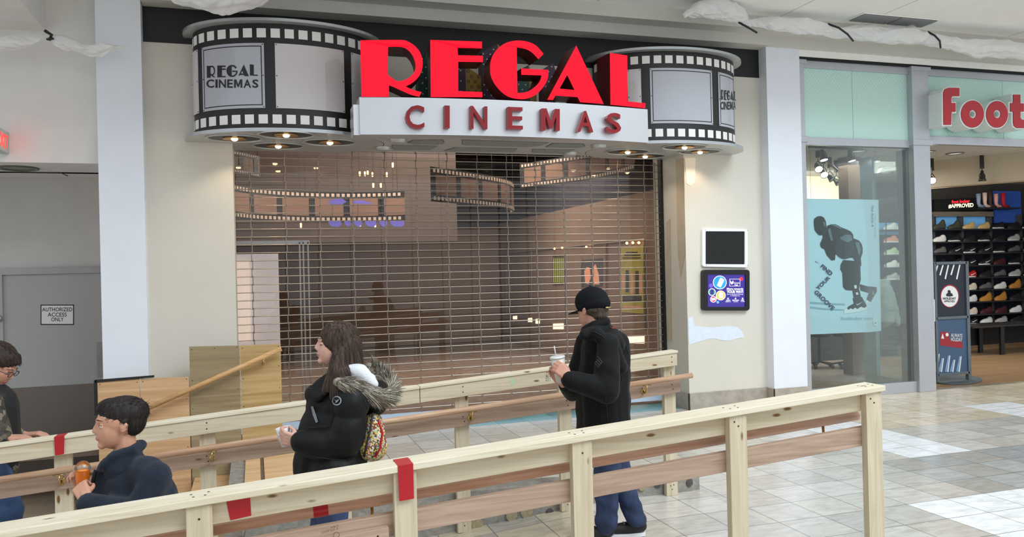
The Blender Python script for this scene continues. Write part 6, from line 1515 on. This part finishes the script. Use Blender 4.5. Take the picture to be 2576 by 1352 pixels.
def shoe_upper(L=.29, high=0):
    b = MB(); secs = []; N = 9
    prof = [(.02, .045, .028), (.12, .065, .040), (.25, .085, .042), (.40, .095, .042), (.55, .10+.01*high, .040), (.68, .125+.03*high, .038), (.80, .135+.05*high, .036), (.92, .13+.05*high, .033), (.99, .10, .026)]
    o = 0
    for (t, h, w_) in prof:
        for k in range(10):
            q = pi*k/9; b.v.append(V(t*L, -w_*cos(q), .022+(h-.022)*max(0, sin(q))**.6))
    for i in range(len(prof)-1):
        for k in range(9): b.f.append((i*10+k, i*10+k+1, (i+1)*10+k+1, (i+1)*10+k)); b.m.append(0)
    b.f.append(tuple(range(10))); b.m.append(0); b.f.append(tuple(range((len(prof)-1)*10, len(prof)*10))[::-1]); b.m.append(0)
    return b
def shoe_sole(L=.29):
    b = MB(); out = []
    for i in range(20):
        q = 2*pi*i/20; out.append(V(L/2+L/2*cos(q), .045*sin(q)*(1-.12*cos(q*1)), 0))
    b.slab(out, (0, 0, .026)); return b
def shoe_mark(): 
    P = [(.12, .045), (.15, .04), (.20, .06), (.26, .09), (.20, .072), (.155, .058), (.13, .06)]
    return MB().slab([V(x, -.046, z) for x, z in P], (0, .006, 0))
TPL = {}
def shoe_inst(p, up, sole, mark, label, high=0, flip=False):
    key = (up, sole, mark, high)
    if key not in TPL:
        root = thing('sneaker', label, 'shoe', (0, 0, 0), 'sneakers on the shoe wall')
        mu = mat('shoe %s' % (up,), up, .6, var=.12, vs=30); ms = mat('sole %s' % (sole,), sole, .5, var=0)
        shoe_upper(high=high).build('upper', mu, root, smooth=True); shoe_sole().build('sole', ms, root)
        if mark: shoe_mark().build('side_mark', mat('mark %s' % (mark,), mark, .5, var=0), root)
        TPL[key] = root; first = True
    else:
        src = TPL[key]; root = src.copy(); COL.objects.link(root)
        for ch in src.children: c_ = ch.copy(); COL.objects.link(c_); c_.parent = root
        root['label'] = label
    root.location = p; root.rotation_euler = (0, 0, 0); root['group'] = 'sneakers on the shoe wall'
    return root
K, W_, CR, TN, WH, GR, LG, RD, MR, CM = (24, 24, 26), (226, 226, 222), (222, 206, 182), (206, 176, 120), (186, 128, 50), (96, 94, 92), (176, 174, 172), (190, 24, 40), (70, 20, 30), (62, 66, 50)
nmc = {K: 'black', W_: 'white', CR: 'cream', TN: 'tan', WH: 'wheat brown', GR: 'grey', LG: 'light grey', RD: 'red', MR: 'maroon', CM: 'camouflage green'}
plan = [[CM, CM, TN, TN, K, K, K], [W_, K, K, K, K, LG, GR], [GR, K, K, K, K, GR, GR], [K, K, K, K, MR, K, K], [K, K, RD, K, GR, LG, K], [K, K, CR, GR, W_, WH, K], [K, W_, W_, WH, WH, K, K], [K, W_, CR, MR, MR, W_, K], [K, K, K, W_, LG, K, K]]
ordn = ['top', 'second', 'third', 'fourth', 'fifth', 'sixth', 'seventh', 'eighth', 'bottom']; on2 = ['first', 'second', 'third', 'fourth', 'fifth', 'sixth', 'seventh']
for r_, (cols_, z) in enumerate(zip(plan, rows_z)):
    for c_, up in enumerate(cols_):
        x = 2346+c_*37.5
        p = at(x, 700, YW); 
        if x > 2600: continue
        sole = W_ if up in (W_, CR, RD, LG) or (up == K and (r_+c_) % 2 == 0) else (up if up in (WH, TN, MR) else (40, 40, 42))
        mark = W_ if (up == K and r_ in (2, 3, 8) and c_ in (2, 3, 1)) or up == RD else None
        shoe_inst(V(p.x, YW-.04, z-.003), up, sole, mark, '%s sneaker on the %s shelf of the shoe wall, %s from the left' % (nmc[up], ordn[r_], on2[c_]), high=1 if up in (WH, CM) else 0)
PE, PG = (226, 140, 120), (184, 206, 160); nmc[PE] = 'peach'; nmc[PG] = 'pale green'
for r_, up in ((0, W_), (1, PE), (2, PG), (3, W_), (4, LG)):
    for c_ in range(2):
        p = at(2222+c_*30, 700, YW)
        shoe_inst(V(p.x, YW-.04, rows_z[r_]-.003), up, W_, None, '%s sneaker seen through the window glass on the %s shelf, %s of two' % (nmc[up], ordn[r_], ('left', 'right')[c_]))
# illuminated brand band and sock feet above the shelves
ls = thing('led_sign', 'black sign band with red and cream lettering above the shoe shelves', 'sign', at(2402, 531, YW-.05))
b = MB(); slab_px(b, [(2350, 502), (2456, 498), (2456, 528), (2350, 532)], YW-.05, .05); b.build('board', mat('black sign board', (12, 12, 14), .4, var=0), ls)
b = MB(); lettering(b, 'foot locker', [(2394, 504), (2440, 502), (2440, 510), (2394, 512)], plane(YW-.053), bold=.03); b.build('lettering', mat('red led', (255, 40, 50), .4, var=0, emit=1.2), ls)
b = MB(); lettering(b, '#APPROVED', [(2386, 514), (2449, 511), (2449, 522), (2386, 525)], plane(YW-.053), bold=.03); b.build('lettering', mat('cream led', (250, 240, 200), .4, var=0, emit=1.1), ls)
MB().box(at(2455, 530, YW).x, at(2545, 530, YW).x, YW-.2, YW+.1, at(2500, 524, YW).z-.03, at(2500, 524, YW).z).build('top_shelf', mat('dark shelf', (40, 40, 44), .5), wall_)
for i, (x, c_, nm) in enumerate(((2462, (150, 170, 200), 'blue and white patterned'), (2478, (236, 206, 190), 'pale pink'), (2491, (70, 52, 50), 'dark brown'), (2506, (232, 176, 160), 'salmon pink'), (2524, (196, 30, 52), 'bright red'))):
    p = at(x, 524, YW-.05)+V(0, 0, .008); b = MB(); h_ = .27+.02*(i % 3)
    b.tube([p+V(.0, 0, h_), p+V(0, 0, h_*.6), p+V(0, 0, .09), p+V(.02, 0, .04), p+V(.09, 0, .028), p+V(.15, 0, .024)], [.042, .040, .032, .033, .027, .016], 12)
    tag(b.build('display_sock', mat('sock %d' % i, c_, .8, var=.1, vs=20), smooth=True), nm+' sock on a display foot above the shoe shelves', 'sock', 'socks on display feet')
# bench in front of the shelves
bn = thing('bench', 'long black bench in front of the shoe shelves', 'bench', (12.6, 10.4, 0)); p = atz(2515, 893, 0); zt = at(2515, 818, p.y).z
MB().box(at(2440, 818, p.y).x, 15.2, p.y-.05, p.y+.5, zt-.03, zt).build('bench_top', mat('black bench top', (30, 30, 32), .35, var=0), bn, bevel=.003)
for x in (at(2520, 850, p.y).x, 14.4):
    for y_ in (p.y, p.y+.42): MB().box(x-.04, x+.04, y_-.02, y_+.02, 0, zt-.03).build('leg', m_blackm, bn)
MB().box(at(2440, 850, p.y).x, 15.2, p.y+.46, p.y+.49, .12, zt-.03).build('modesty_panel', mat('bench shadow board', (36, 34, 32), .7, var=0), bn)
# pale shirt on a hanger behind the glass, with shop lettering
sh = thing('shirt', 'pale grey green long-sleeved shirt on display beside the window poster', 'shirt', at(2240, 815, 8.9)); P = pts(8.9)
sho = blob('shirt_cloth', [('c', P(2216, 712), .05, P(2232, 712), .05), ('c', P(2222, 730), .10, P(2226, 800), .13), ('c', P(2238, 725), .045, P(2254, 790), .05), ('c', P(2254, 790), .05, P(2258, 815), .045), ('c', P(2205, 725), .05, P(2196, 800), .05)], mat('pale sage cotton', (190, 200, 186), .8, var=.08, vs=6), sh, voxel=.016, smooth=4, noise_amp=.012, noise_scale=8)
b = MB(); b.tube([P(2228, 703), P(2229, 690), P(2235, 688)], .006, 6); b.build('hanger_hook', m_blackm, sh); 
b = MB(); b.tube([P(2229, 700), P(2229, 560)], .008, 6); b.build('stand', m_blackm, sh)
b = MB(); lettering(b, 'footloc', [(2230, 776), (2262, 776), (2262, 786), (2230, 786)], plane(8.73)); b.build('lettering', mat('dark sage print', (104, 116, 108), .7, var=0), sh)
# dark stools seen under the poster
for i, (x, lb_) in enumerate(((2062, 'dark swivel stool under the left part of the window poster'), (2128, 'dark swivel stool under the right part of the window poster'))):
    p = atz(x, 925, 0); t = thing('stool', lb_, 'stool', p)
    b = MB(); b.lathe([(0, .48), (.17, .48), (.18, .52), (.16, .55), (0, .55)], p, seg=20); b.build('seat', mat('dark stool seat', (34, 32, 34), .6, var=0), t)
    b = MB(); b.tube([p+V(0, 0, .08), p+V(0, 0, .48)], .02, 8); b.build('stem', m_blackm, t)
    for k in range(5):
        q = 2*pi*k/5; b = MB(); b.tube([p+V(0, 0, .09), p+V(.22*cos(q), .22*sin(q), .05)], .014, 6); b.sphere(p+V(.22*cos(q), .22*sin(q), .03), .03); b.build('leg', m_blackm, t)
b = MB(); b.box(8.2, 10.4, 11.0, 11.5, .0, 1.0); tag(b.build('display_plinth', mat('dark plinth', (44, 42, 42), .6)), 'dark display plinth deep behind the shop window', 'plinth')
# free-standing holiday sign at the entrance
YA = 8.28; ca = lambda x, y: (1980+.3845*x, 480+.3845*y)
fs2 = thing('floor_sign', 'tall grey-framed floor sign with HOLIDAY APPROVED badge at the shop entrance', 'floor sign', atz(2391, 962, 0))
m_gf = mat('grey sign frame', (98, 106, 112), .4, metal=.3, var=.03)
def AP(x, y, k=0): return at(*ca(x, y), YA-.0012*k)
zb_ = 0.0
b = MB()
tl, tr_, br_, bl_ = (957, 468), (1172, 466), (1178, 1205), (975, 1190)
def barA(p, q, w_): 
    a, c = AP(*p), AP(*q); b.tube([a, c], w_, 4)
L0 = AP(962, 468); R0 = AP(1168, 466)
b.box(L0.x-.02, L0.x+.015, YA-.02, YA+.03, 0.012, L0.z); b.box(R0.x-.02, R0.x+.03, YA-.02, YA+.03, 0.012, L0.z)
for y_ in (474, 832, 1200): z = AP(1060, y_).z; b.box(L0.x, R0.x, YA-.02, YA+.02, z-.018, z+.018)
b.build('frame', m_gf, fs2, bevel=.002)
b = MB(); pts_ = [atz(2391+66*cos(2*pi*i/40)+14, 957+11*sin(2*pi*i/40), 0.002) for i in range(40)]; b.slab(pts_, (0, 0, .01)); b.build('base_plate', m_gf, fs2)
cA = [mat('sign navy', (24, 30, 44), .5, var=.05), mat('sign steel blue', (60, 84, 112), .5, var=.05), mat('sign white', (214, 218, 222), .5, var=0), mat('sign red', (150, 30, 44), .5, var=0), mat('sign pale blue', (120, 150, 184), .5, var=.15, vs=12), mat('sign ink', (30, 32, 44), .5, var=0)]
b = MB(); zm = AP(1060, 832).z
b.box(L0.x+.014, R0.x-.02, YA-.004, YA, zm, L0.z-.02, 0); b.box(L0.x+.014, R0.x-.02, YA-.004, YA, AP(1060, 1200).z, zm, 1)
def ap(poly, mi, k): 
    P3 = [AP(x, y, k+4) for x, y in poly]; tri = tessellate_polygon([P3]); o = len(b.v); b.v.extend(P3)
    for t in tri: b.f.append(tuple(i+o for i in t)); b.m.append(mi)
for (x, y, l_) in ((985, 488, 70), (1020, 486, 70), (1055, 486, 95), (1092, 484, 70), (1130, 484, 98)): ap([(x-4, y), (x+5, y), (x-18+5-l_*.03, y+l_), (x-18-4-l_*.03, y+l_-4)], 2, 1)
ap(circ(1064, 690, 62, 76, 40), 3, 1); ap(circ(1064, 692, 56, 69, 40), 2, 2)
ap([(1040, 690), (1042, 676), (1052, 668), (1050, 655), (1060, 650), (1070, 656), (1070, 668), (1082, 676), (1086, 690), (1062, 694)], 5, 3)
lettering(b, 'HOLIDAY', [ca(1020, 698), ca(1106, 698), ca(1106, 714), ca(1020, 714)], plane(YA-.011), mi=5, bold=.02); lettering(b, 'APPROVED.', [ca(1027, 718), ca(1100, 718), ca(1100, 731), ca(1027, 731)], plane(YA-.011), mi=5, bold=.01)
ap([(1004, 924), (1062, 926), (1062, 974), (1148, 990), (1148, 1032), (998, 1014)], 3, 1); ap([(1008, 968), (1018, 934), (1028, 970)], 2, 2); ap(circ(1047, 943, 10, 12, 16), 2, 2)
lettering(b, 'ALWAYS', [ca(1072, 934), ca(1146, 938), ca(1146, 962), ca(1072, 958)], plane(YA-.011), mi=2, bold=.01); lettering(b, 'HOLIDAY', [ca(1072, 961), ca(1146, 965), ca(1146, 989), ca(1072, 985)], plane(YA-.011), mi=2, bold=.01)
for (x, y0_) in ((990, 1070), (1018, 1098), (1060, 1080), (1092, 1108), (1134, 1086)): ap([(x-7, y0_), (x+8, y0_-2), (x-4, 1188), (x-28, 1184)], 4, 1); ap([(x+2, y0_), (x+8, y0_), (x-4, 1188), (x-11, 1187)], 2, 2)
b.build('poster_panel', cA, fs2)

# ================================================================== PLASTIC SHEETING, STRAPS, VENT
m_pl = sheet('milky plastic', (250, 250, 250), .15)
def wrap(label, path, rad, seed, sq=.8, twist=1.0):
    pts_ = [Vector(p) for p in path]; dp = []
    n = 24
    for i in range(len(pts_)-1):
        for k in range(n): dp.append((pts_[i].lerp(pts_[i+1], k/n), rad[i]+(rad[i+1]-rad[i])*(.5-.5*cos(pi*k/n))))
    dp.append((pts_[-1], rad[-1])); b = MB(); b.tube([p for p, r in dp], [r for p, r in dp], 64, squash=sq)
    for i, v in enumerate(b.v):
        c = v*1.0; t = noise.noise(V(c.x*2.2+seed, c.y*9, c.z*9))+.5*noise.noise(V(c.x*5+seed, c.y*20, c.z*20)); rdg = 1-abs(noise.noise(V(c.x*3.5, c.y*7+seed, c.z*11-c.x*3)))*2
        t2 = abs(noise.noise(V(c.x*9+seed, c.y*26, c.z*22+c.x*8))); b.v[i] = v+V(0, t*.03-t2*.03, t*.035+rdg*.026-t2*.022)
    return tag(b.build('plastic_wrap', m_pl, smooth=True), label, 'plastic sheeting')
A = lambda x, y, D: at(x, y, D)
wrap('long roll of milky plastic sheeting strapped under the ceiling above the shoe shop', [A(1880, 60, 7.35), A(1960, 62, 7.35), A(2020, 66, 7.33), A(2110, 84, 7.33), A(2200, 88, 7.3), A(2290, 92, 7.3), A(2352, 106, 7.28), A(2440, 122, 7.28), A(2540, 128, 7.25), A(2680, 140, 7.25)], [.03, .085, .10, .07, .11, .12, .08, .11, .12, .1], 1)
wrap('bunched plastic sheeting hanging from the cornice right of the red sign', [A(1718, 44, 7.2), A(1760, 26, 7.2), A(1815, 24, 7.2), A(1856, 42, 7.22), A(1884, 66, 7.28)], [.025, .09, .13, .09, .03], 5)
wrap('plastic sheeting bag hanging from the ceiling over the left film drum', [A(400, -34, 6.9), A(460, -26, 6.9), A(540, -30, 6.9), A(620, -34, 6.9), A(730, -48, 6.9)], [.05, .17, .24, .23, .08], 9)
wrap('thin dirty plastic sheeting tied along the wall at the upper left', [A(-60, 118, 7.55), A(40, 112, 7.55), A(122, 98, 7.55), A(180, 118, 7.55), A(250, 124, 7.55), A(322, 118, 7.55)], [.10, .09, .025, .07, .06, .01], 14, sq=.7)
def strap(label, *pp_):
    b = MB(); b.tube([A(*p) for p in pp_], .011, 8); tag(b.build('strap', m_blackm, smooth=True), label, 'strap', 'black straps tied round the plastic sheeting')
strap('black strap at the left end of the long plastic roll', (1858, 56, 7.2), (1880, 68, 7.15), (1904, 82, 7.2))
strap('black strap in the middle of the long plastic roll', (2083, 60, 7.25), (2110, 70, 7.18), (2132, 86, 7.18), (2146, 103, 7.25))
strap('black strap near the right end of the long plastic roll, below the ceiling vent', (2334, 80, 7.2), (2352, 90, 7.13), (2364, 103, 7.13), (2366, 120, 7.2))
b = MB(); b.tube([A(114, 78, 7.5), A(130, 88, 7.46), A(124, 100, 7.5)], .014, 8); b.tube([A(118, 99, 7.5), A(134, 97, 7.48)], .01, 8); tag(b.build('clamp', m_blackm), 'black clamp pinching the thin plastic sheeting at the upper left', 'clamp')
vt = thing('ceiling_vent', 'long grey louvred vent in the white ceiling above the shoe shop', 'ceiling vent', (6.95, 7.3, 4.335))
vq = [atz(x, y, 4.336) for x, y in ((2172, 36), (2350, 50), (2322, 64), (2138, 48))]
xa, xb, ya, yb = 6.44, 7.46, 7.16, 7.40
b = MB(); b.box(xa-.02, xb+.02, ya-.02, yb+.02, 4.330, 4.338, 0); b.build('frame', m_ceil, vt)
b = MB(); b.box(xa, xb, ya, yb, 4.327, 4.330, 0)
y = ya+.01
while y < yb: b.box(xa, (xa+xb)/2-.012, y, y+.008, 4.320, 4.327, 1); b.box((xa+xb)/2+.012, xb, y, y+.008, 4.320, 4.327, 1); y += .022
b.build('louvres', [mat('vent shadow grey', (96, 98, 98), .6, var=0), mat('vent blade grey', (150, 152, 152), .5, var=0)], vt)
